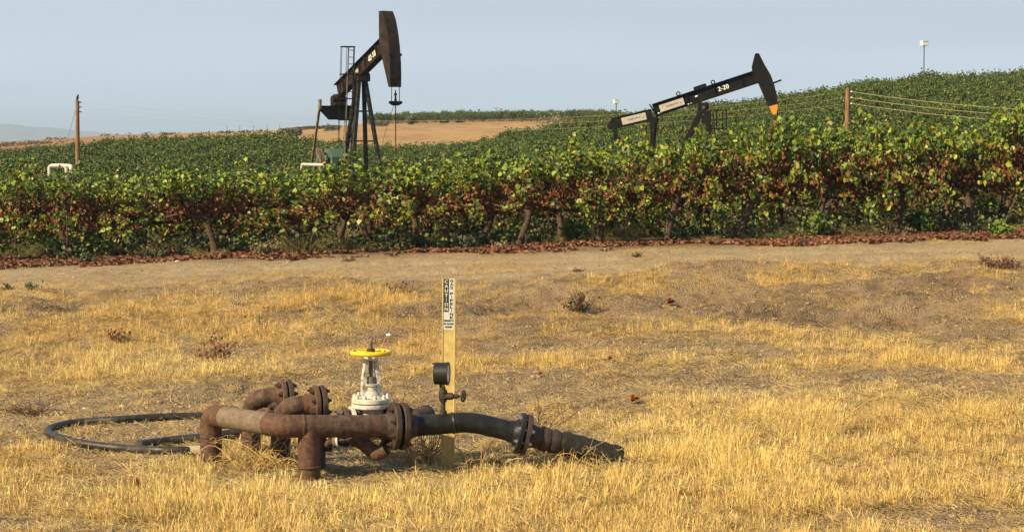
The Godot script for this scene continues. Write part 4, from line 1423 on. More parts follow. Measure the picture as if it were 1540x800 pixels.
func brown_leaf() -> Color:
	var r := rng.randf()
	if r < 0.5: return rcol(Color(.15, .058, .026), 0.4)
	if r < 0.8: return rcol(Color(.22, .085, .034), 0.35)
	if r < 0.93: return rcol(Color(.09, .042, .024), 0.3)
	return rcol(Color(.34, .17, .06), 0.3)

func rdir() -> Vector3:
	var z := rng.randf_range(-1, 1)
	var a := rng.randf() * TAU
	var s := sqrt(1.0 - z * z)
	return Vector3(s * cos(a), z, s * sin(a))

func make_vine(dry: float, thick: float) -> Dictionary:
	var trunk := Geo.new()
	var cordon := Geo.new()
	var cane := Geo.new()
	var fol := Geo.new()
	var dead := Geo.new()
	var stake := Geo.new()
	# trunk
	var P := []
	var R := []
	var lean := Vector3(rng.randf_range(-0.22, 0.22), 0, rng.randf_range(-0.12, 0.12))
	var ph := rng.randf() * TAU
	for k in 12:
		var f := k / 11.0
		P.append(Vector3(sin(f * 5.0 + ph) * 0.045, -0.15 + f * 1.08, cos(f * 4.0 + ph) * 0.035) + lean * (f - 0.5))
		R.append((0.085 - 0.035 * f + (0.035 if k > 9 else 0.0)) * rng.randf_range(0.85, 1.18) * thick)
	trunk.tube(P, R, 9)
	var head: Vector3 = P[11]
	for s in [-1, 1]:
		var Q := [head + Vector3(0, -0.05, 0)]
		var W := [0.055 * thick]
		var steps := 9
		for k in range(1, steps + 1):
			var f := float(k) / steps
			Q.append(head + Vector3(s * 0.95 * f, 0.03 + 0.05 * sin(f * 7.0 + ph), 0.05 * sin(f * 5.0 + ph * 2.0)))
			W.append((0.05 - 0.025 * f) * rng.randf_range(0.8, 1.35))
		cordon.tube(Q, W, 7)
	var sx := rng.randf_range(-0.25, 0.25)
	stake.bar(Vector3(sx, -0.2, -0.06), Vector3(sx + 0.02, 1.55, -0.06), 0.035, 0.03, 0.0)
	# shoots: upright ones carry the green top, their bases are bare canes with withered leaves, and a few green curtains hang down
	var curtains := []
	for k in 5: curtains.append([rng.randf_range(-0.9, 0.9), -1.0 if rng.randf() < 0.4 else 1.0])
	for i in 55:
		var hang := i >= 36
		var x0 := rng.randf_range(-0.98, 0.98)
		var side := -1.0 if rng.randf() < 0.5 else 1.0
		var dir := Vector3(rng.randf_range(-0.55, 0.55), 1.0, side * rng.randf_range(0.05, 0.75)).normalized()
		var len_ := rng.randf_range(0.8, 1.4)
		var droop := rng.randf_range(0.12, 0.45)
		if hang:
			var cu: Array = curtains[i % 5]
			x0 = cu[0] + rng.randf_range(-0.14, 0.14)
			side = cu[1]
			dir = Vector3(rng.randf_range(-0.4, 0.4), 0.3, side * 0.7).normalized()
			droop = rng.randf_range(0.45, 1.05)
			len_ = rng.randf_range(0.8, 1.6)
		elif rng.randf() < 0.18:
			droop = 0.03; len_ = rng.randf_range(1.1, 1.5)
		var p := Vector3(x0, head.y + rng.randf_range(-0.03, 0.08), rng.randf_range(-0.05, 0.05))
		var S := [p]
		var n := 8
		for k in n:
			dir = (dir + Vector3(0, -droop * 0.5 * k / n, 0) + rdir() * 0.14).normalized()
			p += dir * len_ / n
			if p.y < 0.15: p.y = 0.15
			S.append(p)
		cane.col = rcol(Color(.23, .092, .04), 0.45)
		cane.tube(S, [.010, .009, .0085, .008, .007, .006, .005, .004, .003], 3, false)
		var nodes := int(len_ / 0.05)
		var lively := rng.randf_range(0.4, 1.0)
		for k in nodes:
			var f := (k + rng.randf()) / nodes
			var q: Vector3 = S[int(f * (n - 0.01))].lerp(S[int(f * (n - 0.01)) + 1], fposmod(f * (n - 0.01), 1.0))
			for w in 3:
				var off := rdir() * rng.randf_range(0.03, 0.12)
				var at := q + off
				if at.y < 0.06: continue
				var low := 1.0 - smoothstep(1.22, 1.68, at.y + rng.randf_range(-0.15, 0.15))
				var is_dry := rng.randf() < (0.02 + low * dry * (0.38 if hang and f > 0.35 else 1.25))
				if low > 0.5 and rng.randf() < (0.25 if hang else 0.55): continue
				if not is_dry and rng.randf() > lively: continue
				var up := (Vector3(off.x, 0.25, off.z + side * 0.15) + rdir() * 0.55).normalized()
				if is_dry:
					dead.col = brown_leaf()
					dead.leaf(at, (Vector3(0, -1, 0) + rdir() * 0.7), rdir(), rng.randf_range(0.045, 0.095), rng.randf_range(0.3, 0.7))
				else:
					fol.col = green_leaf(0.2 + 0.45 * f * f)  # brighter towards shoot tips, sunlight put into the leaf colour
					fol.leaf(at, (Vector3(off.x * 4.0, -0.35, off.z * 4.0) + rdir() * 0.6), up, 0.04 + 0.10 * pow(rng.randf(), 1.4), rng.randf_range(0.05, 0.45))
	# a green clump low on one side
	for c2 in 1 + rng.randi() % 2:
		var cx := rng.randf_range(-0.8, 0.8)
		var cy := rng.randf_range(0.3, 0.75)
		for k in 70:
			var o := rdir() * Vector3(0.22, 0.32, 0.22) * rng.randf_range(0.3, 1.0)
			var at := Vector3(cx, cy, 0.22) + o
			if at.y < 0.04: continue
			fol.col = green_leaf(0.35) if rng.randf() < 0.85 else brown_leaf()
			fol.leaf(at, o + rdir() * 0.3 + Vector3(0, -0.1, 0), (o.normalized() + rdir() * 0.5 + Vector3(0, 0.3, 0)).normalized(), rng.randf_range(0.05, 0.105), 0.2)
	return {"trunk": trunk.mesh(), "cordon": cordon.mesh(), "canes": cane.mesh(), "foliage": fol.mesh(), "dry_leaves": dead.mesh(), "stake": stake.mesh()}

func make_far_vine(leaves: int, size: float) -> ArrayMesh:
	var g := Geo.new()
	g.col = Color(.05, .03, .022)
	g.tube([Vector3(0, -0.2, 0), Vector3(0.03, 0.5, 0), Vector3(0, 1.0, 0)], [0.08, 0.06, 0.07], 5, false)
	var lumps := []
	for k in 9:
		lumps.append([Vector3(rng.randf_range(-0.85, 0.85), rng.randf_range(0.85, 1.5), rng.randf_range(-0.34, 0.34)), rng.randf_range(0.2, 0.42)])
	for k in leaves:
		var l: Array = lumps[rng.randi() % 9]
		var o := rdir()
		var at: Vector3 = l[0] + o * l[1] * sqrt(rng.randf_range(0.35, 1.0))
		if rng.randf() < 0.15: at.y += rng.randf_range(0.05, 0.3)
		if rng.randf() < 0.14: at.y -= rng.randf_range(0.2, 0.7)
		if at.y < 0.1: continue
		var cc := green_leaf(0.08)  # few bright leaves: shade of the distant rows is put into their colour
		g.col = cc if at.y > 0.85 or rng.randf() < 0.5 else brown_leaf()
		g.leaf(at, o + rdir() * 0.6 + Vector3(0, -0.25, 0), (o + rdir() * 1.1).normalized(), rng.randf_range(0.7, 1.4) * size, 0.3)
	return g.mesh()

func vine_at(x: float, D: float, variant: int, turn: float, sc: Vector3, label: String, group: String, full: bool) -> void:
	var o := thing("grapevine", label, "grapevine", Vector3(x, height(x, D), -D), turn, group)
	o.scale = sc
	var V: Dictionary = vines[variant % vines.size()]
	put("trunk", V.trunk, M.bark, o)
	put("foliage", V.foliage, M.leaf, o).set_meta("kind", "stuff")
	put("dry_leaves", V.dry_leaves, M.dry_leaf, o).set_meta("kind", "stuff")
	if full:
		put("cordon", V.cordon, M.bark, o)
		put("canes", V.canes, M.cane, o)
		if variant % 3 != 1: put("stake", V.stake, M.rust_dark, o)

func clear_of_pads(x: float, D: float) -> bool:
	for q in [[-8.6, 105.0, 6.5, 4.2], [9.6, 105.0, 7.5, 4.0], [-24.5, 110.0, 3.0, 2.5]]:
		if absf(x - q[0]) < q[2] and absf(D - q[1]) < q[3]: return false
	return true

func build_vineyard() -> void:
	var words := ["first", "second", "third", "fourth", "fifth", "sixth", "seventh", "eighth", "ninth", "tenth", "eleventh", "twelfth", "thirteenth", "fourteenth", "fifteenth", "sixteenth", "seventeenth", "eighteenth", "nineteenth", "twentieth"]
	for k in 9:
		vines.append(make_vine(0.62 + 0.06 * (k % 4), 0.9 + 0.12 * (k % 3)))
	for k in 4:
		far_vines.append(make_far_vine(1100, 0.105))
	# front row
	var x := -11.3
	var row := []
	while x < 11.6:
		row.append(x)
		x += 1.62 + rng.randf_range(-0.14, 0.14)
	for k in row.size():
		var D := 40.0 + rng.randf_range(-0.25, 0.25)
		var tall := tab([[-11, .84], [-3, .87], [1, .97], [4, 1.05], [6.5, 1.08], [11, 1.26]], row[k])
		var lab := "large grapevine in the front row along the dirt track, %s from the left" % words[k]
		if k == row.size() - 1: lab = "large grapevine in the front row along the dirt track, the rightmost"
		vine_at(row[k], D, k * 4 + 1, rng.randf_range(-0.12, 0.12) + (PI if k % 2 else 0.0), Vector3(1.0, tall * rng.randf_range(0.88, 1.12), 1.0), lab, "grapevines of the front row", true)
	# rows behind, one by one as far as they can be told apart
	var count := row.size()
	var spots := []
	var D := 43.0
	var ri := 1
	while D < 178.0:
		var hw := 0.282 * D + 1.0
		x = -hw + fposmod(ri * 0.83, 1.7)
		while x < hw:
			var dd := D + rng.randf_range(-0.2, 0.2)
			if clear_of_pads(x, dd): spots.append([x, dd, ri])
			x += 1.7 + rng.randf_range(-0.1, 0.1)
		D += 3.0
		ri += 1
	# ridge vineyard far behind the golden hill
	for r in 8:
		D = 351.0 + r * 3.5
		x = (556.0 - 770.0) / F * D
		while x < (930.0 - 770.0) / F * D:
			spots.append([x, D + rng.randf_range(-0.3, 0.3), 999])
			x += 1.8
	var mm := [[], [], [], []]
	for s in spots:
		if count < 290 and s[1] < 90.0:
			var lab := "grapevine of the second row, showing through gaps in the front row" if s[2] == 1 else "grapevine of the third row, half hidden behind the front rows" if s[2] == 2 else "grapevine in the nearer rows behind, only its leafy top showing"
			var gr := "grapevines of the second row" if s[2] == 1 else "grapevines of the third row" if s[2] == 2 else "grapevines of the nearer rows behind"
			vine_at(s[0], s[1], rng.randi() % 9, (PI if rng.randf() < 0.5 else 0.0) + rng.randf_range(-0.2, 0.2), Vector3(1, rng.randf_range(0.76, 0.88) * tab([[-2, 0.96], [2, 1.02], [5, 1.08]], s[0] * 40.0 / s[1]), 1), lab, gr, s[2] < 3)
			count += 1
		else:
			mm[rng.randi() % 4].append(s)
	var holder := Node3D.new()
	holder.name = "far_vineyard"
	add_child(holder)
	tag(holder, "dark green mass of vine rows covering the far slopes", "vineyard", "", "stuff")
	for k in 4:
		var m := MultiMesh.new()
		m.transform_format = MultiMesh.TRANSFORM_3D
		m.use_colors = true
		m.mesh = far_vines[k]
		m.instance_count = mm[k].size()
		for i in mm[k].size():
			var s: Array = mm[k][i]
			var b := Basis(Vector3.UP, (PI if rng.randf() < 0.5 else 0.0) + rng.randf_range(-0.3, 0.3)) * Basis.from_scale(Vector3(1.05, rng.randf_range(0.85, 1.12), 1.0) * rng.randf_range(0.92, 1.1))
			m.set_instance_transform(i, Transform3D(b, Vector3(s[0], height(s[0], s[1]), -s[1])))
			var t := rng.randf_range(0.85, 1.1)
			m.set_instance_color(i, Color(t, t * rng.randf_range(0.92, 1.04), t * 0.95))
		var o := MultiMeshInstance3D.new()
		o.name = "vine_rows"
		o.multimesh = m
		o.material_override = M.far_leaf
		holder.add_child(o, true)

# ------------------------------------------------------------------ grass
func make_tuft(blades: int, spread: float, h0: float, h1: float, splay: float, heads: float, dark: float) -> ArrayMesh:
	var g := Geo.new()
	for k in blades:
		var a := rng.randf() * TAU
		var r := spread * sqrt(rng.randf())
		var p := Vector3(cos(a) * r, -0.01, sin(a) * r)
		var h := rng.randf_range(h0, h1)
		var d := (Vector3(cos(a), 0, sin(a)) * splay * rng.randf() + Vector3(rng.randf_range(-1, 1), 0, rng.randf_range(-1, 1)) * splay * 0.6 + Vector3.UP).normalized()
		var side := Vector3(cos(a + 1.3), 0, sin(a + 1.3)) * rng.randf_range(0.0009, 0.0020)
		var mid := p + d * h * 0.55
		var tip := p + d * h + Vector3(d.x, -0.12, d.z) * h * 0.22
		var t := rng.randf()
		g.col = rcol(Color(.66, .465, .13).lerp(Color(.84, .68, .30), t).lerp(Color(.42, .29, .13), dark * rng.randf()), 0.15)
		g.tri(p - side, p + side, mid + side * 0.8)
		g.tri(p - side, mid + side * 0.8, mid - side * 0.8)
		g.tri(mid - side * 0.8, mid + side * 0.8, tip)
		if rng.randf() < heads:
			var w := side.normalized() * rng.randf_range(0.0016, 0.0032)
			g.tri(mid.lerp(tip, 0.35), mid.lerp(tip, 0.7) + w, tip + d * 0.015)
			g.tri(mid.lerp(tip, 0.35), tip + d * 0.015, mid.lerp(tip, 0.7) - w)
	return g.mesh()

func make_litter_clump() -> ArrayMesh:
	var g := Geo.new()
	for k in 26:
		var a := rng.randf() * TAU
		var r := 0.14 * sqrt(rng.randf())
		var p := Vector3(cos(a) * r, rng.randf_range(0.003, 0.014), sin(a) * r)
		var b := rng.randf() * TAU
		var d := Vector3(cos(b), rng.randf_range(-0.1, 0.22), sin(b)) * rng.randf_range(0.04, 0.15)
		var s := Vector3(-d.z, 0.3 * d.length(), d.x).normalized() * rng.randf_range(0.0014, 0.003)
		g.col = rcol(Color(.66, .49, .19).lerp(Color(.30, .205, .10), rng.randf()), 0.2)
		g.tri(p - s, p + s, p + d + s * 0.6)
		g.tri(p - s, p + d + s * 0.6, p + d - s * 0.6)
	return g.mesh()

func multi(parent: Node, called: String, mesh: Mesh, mat: Material, xs: Array, cs: Array) -> void:
	if xs.is_empty(): return
	var m := MultiMesh.new()
	m.transform_format = MultiMesh.TRANSFORM_3D
	m.use_colors = true
	m.mesh = mesh
	m.instance_count = xs.size()
	for i in xs.size():
		m.set_instance_transform(i, xs[i])
		m.set_instance_color(i, cs[i])
	var o := MultiMeshInstance3D.new()
	o.name = called
	o.multimesh = m
	o.material_override = mat
	parent.add_child(o, true)

func build_grass() -> void:
	var kinds := []
	for k in 3: kinds.append(make_tuft(24, 0.06, 0.025, 0.115, 0.34, 0.2, 0.4))
	for k in 3: kinds.append(make_tuft(24, 0.07, 0.015, 0.07, 0.95, 0.08, 0.45))
	for k in 2: kinds.append(make_tuft(26, 0.06, 0.08, 0.19, 0.4, 0.25, 0.3))
	for k in 3: kinds.append(make_litter_clump())
	var X := []
	var C := []
	for k in kinds.size():
		X.append([]); C.append([])
	var D := 9.6
	while D < 37.8:
		var step := 0.040 * pow(D / 12.0, 0.7)
		var hw := 0.30 * D + 0.6
		var x := -hw
		while x < hw:
			var px := x + rng.randf_range(-0.5, 0.5) * step
			var pd := D + rng.randf_range(-0.5, 0.5) * step
			x += step
			var g := grass(px, pd)
			var roll := rng.randf()
			var kind := -1
			if roll < (0.085 if pd > 18.5 and pd < 27.0 else 0.045) + pow(g, 1.6) * 0.5:
				var tall := n3.get_noise_2d(px * 9.0, pd * 9.0)
				kind = rng.randi() % 3 if rng.randf() < 0.5 and g > 0.4 else 3 + rng.randi() % 3
				if g > 0.75 and tall > 0.0 and rng.randf() < (0.35 if px > 0.8 and pd > 12.6 and pd < 17.0 else 0.14): kind = 6 + rng.randi() % 2
			elif rng.randf() < 0.24 + 0.25 * g:
				kind = 8 + rng.randi() % 3
			if kind < 0: continue
			if pd > 27.4 and kind < 8 and rng.randf() < 0.6: kind = 3 + rng.randi() % 3
			var s := rng.randf_range(0.6, 1.2) * (0.7 + 0.4 * g)
			if pd > 27.4: s *= 0.62
			var b := Basis(Vector3.UP, rng.randf() * TAU) * Basis(Vector3.RIGHT, rng.randf_range(-0.4, 0.4)) * Basis.from_scale(Vector3(1, rng.randf_range(0.8, 1.2), 1) * s)
			X[kind].append(Transform3D(b, Vector3(px, height(px, pd), -pd)))
			var t := rng.randf_range(0.8, 1.08)
			var w := clampf(n1.get_noise_2d(px * 0.5 + 70.0, pd * 0.5) * 1.2, -0.4, 0.4)
			var old := smoothstep(18.5, 22.0, pd) * 0.25 + (0.2 if rng.randf() < 0.12 else 0.0)
			C[kind].append(Color(t * (1.0 - 0.12 * w - old * 0.5), t * (1.0 - 0.2 * w - old * 0.75), t * (1.0 - 0.3 * w - old)))
		D += step
	var holder := Node3D.new()
	holder.name = "dry_grass"
	add_child(holder)
	tag(holder, "short golden stubble grass and straw covering the dirt field", "grass", "", "stuff")
	var total := 0
	for k in kinds.size():
		total += X[k].size()
		multi(holder, "straw" if k > 7 else "grass_tufts", kinds[k], M.straw, X[k], C[k])
	print("grass copies ", total)

# ------------------------------------------------------------------ weeds and litter
func arc_stem(g: Geo, p: Vector3, dir: Vector3, len_: float, droop: float, r: float, col: Color, wig := 0.08) -> Array:
	var P := [p]
	var R := [r]
	var d := dir.normalized()
	for k in 7:
		d = (d + Vector3(0, -droop * (k + 1) / 7.0, 0) + rdir() * wig).normalized()
		p += d * len_ / 7.0
		P.append(p)
		R.append(r * (1.0 - 0.1 * k))
	g.col = col
	g.tube(P, R, 3, false)
	return P

func straw_tangle(at: Vector3, wide: float, tall: float, count: int, label: String, lean := Vector3.ZERO) -> void:
	var g := Geo.new()
	for k in count:
		var a := rng.randf() * TAU
		var p := Vector3(rng.randf_range(-wide, wide) * 0.55, 0.0, rng.randf_range(-0.15, 0.15))
		var P := arc_stem(g, p, Vector3(cos(a) * 0.8, rng.randf_range(0.5, 1.4), sin(a) * 0.5) + lean, tall * rng.randf_range(0.9, 1.9), rng.randf_range(0.15, 0.75), rng.randf_range(0.0022, 0.0042), rcol(Color(.52, .36, .135), 0.25), 0.12)
		for w in 4:
			var q: Vector3 = P[2 + rng.randi() % 6]
			arc_stem(g, q, rdir() + Vector3(0, 0.3, 0), rng.randf_range(0.04, 0.14), 0.2, 0.0016, rcol(Color(.56, .40, .17), 0.25), 0.15)
	var o := part("dry_weed", g, M.straw)
	o.position = at
	tag(o, label, "weed", "dry weeds around the pipes")

func twig_shrub(at: Vector3, r: float, h: float, count: int, label: String, col: Color, leaves := 0, leaf_col := Color(.1, .1, .05), group := "dry shrubs on the field", size := 0.03) -> void:
	var g := Geo.new()
	for k in count:
		var a := rng.randf() * TAU
		var d := Vector3(cos(a) * rng.randf_range(0.2, 1.0) * r / h, rng.randf_range(0.5, 1.0), sin(a) * rng.randf_range(0.2, 1.0) * r / h)
		var P := arc_stem(g, Vector3(rng.randf_range(-0.2, 0.2) * r, -0.02, rng.randf_range(-0.2, 0.2) * r), d, h * rng.randf_range(0.6, 1.1), 0.1, 0.004 + h * 0.004, rcol(col, 0.3), 0.22)
		for w in 5:
			var q: Vector3 = P[2 + rng.randi() % 6]
			arc_stem(g, q, rdir() + Vector3(0, 0.4, 0), h * rng.randf_range(0.12, 0.35), 0.0, 0.002 + h * 0.002, rcol(col, 0.3), 0.25)
		for w in leaves:
			var q: Vector3 = P[1 + rng.randi() % 7]
			g.col = rcol(leaf_col, 0.35)
			g.leaf(q + rdir() * 0.12 * h, rdir() + Vector3(0, 0.4, 0), rdir(), rng.randf_range(0.6, 1.3) * size, 0.2)
	var o := part("shrub", g, M.dry_leaf)
	o.position = at
	tag(o, label, "shrub", group)

func on_ground(u: float, v: float) -> Vector3:
	var p := ground_at(u, v)
	return Vector3(p.x, height(p.x, -p.z), p.z)

func build_weeds() -> void:
	straw_tangle(on_ground(395, 706), 0.36, 0.27, 56, "tangle of pale dry weed stems arching before the left risers")
	straw_tangle(on_ground(620, 700), 0.34, 0.34, 44, "thin dry weed stems rising against the big rusty flange", Vector3(-0.2, 0.3, 0))
	straw_tangle(on_ground(690, 712), 0.3, 0.2, 14, "sparse dry stems leaning at the foot of the marker post", Vector3(-0.5, 0, 0))
	straw_tangle(on_ground(860, 706), 0.4, 0.24, 46, "dry weed stems draped across the sloping wrapped pipe", Vector3(-0.3, 0, 0))
	straw_tangle(on_ground(1150, 655), 1.1, 0.36, 70, "wide clump of long arching straw stems right of the pipeline", Vector3(0.6, 0, 0))
	straw_tangle(on_ground(1440, 650), 1.1, 0.42, 80, "wide clump of long arching straw stems near the right edge", Vector3(-0.7, 0, 0))
	twig_shrub(on_ground(815, 655), 0.22, 0.36, 8, "bare brown twiggy weed standing behind the sloping pipe", Color(.13, .07, .045))
	twig_shrub(on_ground(735, 700), 0.4, 0.16, 46, "low mat of brown dead weeds under the black pipe bend", Color(.20, .13, .075))
	twig_shrub(on_ground(835, 708), 0.4, 0.14, 40, "low mat of brown dead weeds under the sloping wrapped pipe", Color(.22, .14, .08))
	twig_shrub(on_ground(640, 692), 0.25, 0.3, 22, "brown dead weed between the big flange and the marker post", Color(.19, .12, .07))
	twig_shrub(on_ground(45, 622), 0.5, 0.22, 40, "dark heap of dead twigs at the left edge of the field", Color(.13, .075, .05))
	twig_shrub(on_ground(600, 640), 0.2, 0.32, 16, "brown dead twigs behind the white valve", Color(.16, .09, .05))
	twig_shrub(on_ground(322, 543), 0.32, 0.3, 22, "reddish brown dead weed on the bank left of the valve", Color(.20, .095, .06), 10, Color(.21, .10, .055))
	twig_shrub(on_ground(175, 516), 0.25, 0.2, 16, "small brown dead weed on the left of the bank", Color(.19, .11, .065), 6, Color(.22, .12, .06))
	twig_shrub(on_ground(600, 447), 0.3, 0.24, 18, "small brown dead weed at the bank crest left of the post", Color(.17, .09, .055), 8, Color(.2, .1, .06))
	twig_shrub(on_ground(873, 468), 0.25, 0.28, 24, "dark round dead weed on the bank right of the post", Color(.085, .05, .035), 8, Color(.10, .06, .04))
	twig_shrub(on_ground(1505, 404), 0.9, 0.3, 40, "dark low scrub on the bank crest at the right edge", Color(.12, .065, .045), 10, Color(.14, .07, .045))
	twig_shrub(on_ground(12, 437), 0.22, 0.15, 14, "tiny grey green weed on the track at the far left", Color(.10, .09, .05), 10, Color(.10, .115, .06))
	twig_shrub(on_ground(48, 436), 0.3, 0.16, 18, "low grey green weed beside the track near the left edge", Color(.10, .09, .05), 12, Color(.10, .115, .06))
	twig_shrub(on_ground(870, 410), 0.3, 0.12, 14, "small brown weed in the middle of the dirt track", Color(.15, .10, .06), 6, Color(.16, .12, .06))
	twig_shrub(on_ground(525, 393), 0.5, 0.16, 22, "low dark weed at the far edge of the dirt track", Color(.12, .07, .05), 8, Color(.14, .09, .05))
	twig_shrub(on_ground(958, 386), 0.2, 0.12, 12, "small dark weed on the pale track right of centre", Color(.10, .08, .05), 8, Color(.10, .10, .05))
	# weeds along the foot of the vines
	var W := [[65, 372, 0.3, 0.4, 0, "bushy bright green weed at the foot of the leftmost vines"], [130, 398, 0.4, 0.25, 1, "grey green weed among fallen leaves at far left"], [232, 392, 0.55, 0.3, 1, "low grey green weed below the vines left of centre"], [285, 388, 0.6, 0.38, 1, "spreading grey green weed with pale stones beside it"], [400, 384, 0.6, 0.4, 2, "pale dry bush at the foot of the vines left of centre"], [455, 382, 0.9, 0.5, 3, "wide yellowish green grass clump at the foot of the vines"], [505, 376, 0.7, 0.5, 3, "tall yellow green weed clump below the front pumpjack"], [700, 372, 0.35, 0.3, 2, "pale grey weed before the vines right of the post"],
		[625, 372, 0.5, 0.34, 1, "dark green weed at the vine row just left of the post"], [760, 374, 0.8, 0.25, 2, "brownish low weed along the vine row right of the post"], [920, 366, 0.75, 0.55, 3, "large pale green grass clump before the vines"], [865, 366, 0.3, 0.5, 0, "leafy green sucker shoot before the vine trunk near centre"], [1075, 360, 0.7, 0.32, 1, "low grey green weed before the vines right of centre"], [1115, 362, 0.28, 0.24, 0, "small bright green weed at the edge of the track"], [1230, 360, 0.4, 0.55, 0, "bright green leafy shoot hanging to the ground on the right"], [1385, 352, 0.3, 0.5, 0, "leafy green shoot at a trunk base on the right"], [1370, 356, 0.35, 0.2, 2, "pale whitish weed on fallen leaves at right"], [1505, 356, 0.3, 0.3, 0, "green weed at the base of the leaning trunk at right"]]
	for q in W:
		var p := on_ground(q[0], q[1])
		var cols := [Color(.12, .19, .03), Color(.085, .10, .05), Color(.22, .18, .10), Color(.24, .23, .085)]
		if q[4] == 3:
			var g := Geo.new()
			for k in 220:
				var a := rng.randf() * TAU
				arc_stem(g, Vector3(cos(a), 0, sin(a)) * q[2] * 0.5 * sqrt(rng.randf()), Vector3(cos(a) * 0.5, 1.0, sin(a) * 0.5), q[3] * rng.randf_range(0.6, 1.25), rng.randf_range(0.1, 0.5), 0.006, rcol(Color(.16, .17, .05).lerp(Color(.36, .30, .12), rng.randf()), 0.2))
			var o := part("grass_clump", g, M.straw)
			o.position = p
			tag(o, q[5], "grass clump", "weeds along the vine row")
		else:
			twig_shrub(p, q[2] * 0.6, q[3], 26, q[5], Color(.12, .10, .05), 20, cols[q[4]], "weeds along the vine row", 0.085 if q[4] == 0 else 0.045)
	# shrubs on the far hill
	var S := [[438, 201, 1.2, 0.9], [447, 200, 0.9, 0.7], [421, 203, 0.9, 0.8], [500, 194, 2.6, 0.9], [570, 190, 3.0, 1.0], [618, 187, 1.0, 1.2], [668, 186, 0.9, 0.6], [690, 186, 0.8, 0.5]]
	var wd := ["first", "second", "third", "fourth", "fifth", "sixth", "seventh", "eighth"]
	S.sort_custom(func(a, b): return a[0] < b[0])
	for k in S.size():
		var D: float = 290.0 + (203.0 - S[k][1]) * 3.3
		var x: float = (S[k][0] - 770.0) / F * D
		twig_shrub(Vector3(x, height(x, D), -D), S[k][2], S[k][3] * 1.3, 30, "dusty green shrub on the golden hill, %s from the left" % wd[k], Color(.09, .08, .04), 22, Color(.085, .095, .045), "shrubs on the golden hill", 0.32)
	var D := 176.0
	var x := (832.0 - 770.0) / F * D
	twig_shrub(Vector3(x, height(x, D), -D), 1.9, 2.9, 80, "tall pale grey green bush on the ridge left of the side-on pumpjack", Color(.20, .17, .10), 26, Color(.20, .20, .11), "bushes at the vineyard edge", 0.16)
	D = 78.0
	x = (425.0 - 770.0) / F * D
	twig_shrub(Vector3(x, height(x, D), -D), 0.7, 2.1, 50, "tall grey green bush among the vines left of the front pumpjack", Color(.10, .10, .06), 26, Color(.085, .11, .06), "bushes at the vineyard edge", 0.10)
	# brown scrub on the left and along the hill crest
	var g := Geo.new()
	for k in 2600:
		var u := rng.randf_range(-150.0, 75.0)
		var DD := rng.randf_range(215.0, 330.0)
		if rng.randf() < 0.35:
			u = rng.randf_range(420.0, 560.0); DD = rng.randf_range(338.0, 352.0)
		elif rng.randf() < 0.25:
			u = rng.randf_range(40.0, 420.0); DD = rng.randf_range(250.0, 350.0)
		var xx := (u - 770.0) / F * DD
		if n1.get_noise_2d(xx * 0.12, DD * 0.06) < (-0.05 if u < 80.0 or u > 420.0 else 0.25): continue
		g.col = rcol(Color(.10, .062, .04) if u < 420.0 else Color(.07, .055, .035), 0.35)
		for w in 8:
			g.leaf(Vector3(xx + rng.randf_range(-0.6, 0.6), height(xx, DD) + rng.randf_range(-0.1, 0.28), -DD + rng.randf_range(-0.5, 0.5)), rdir() + Vector3(0, 0.8, 0), rdir(), 0.26, 0.2)
	tag(part("brown_scrub", g, M.dry_leaf), "brown scrub scattered over the dry hill", "scrub", "", "stuff")

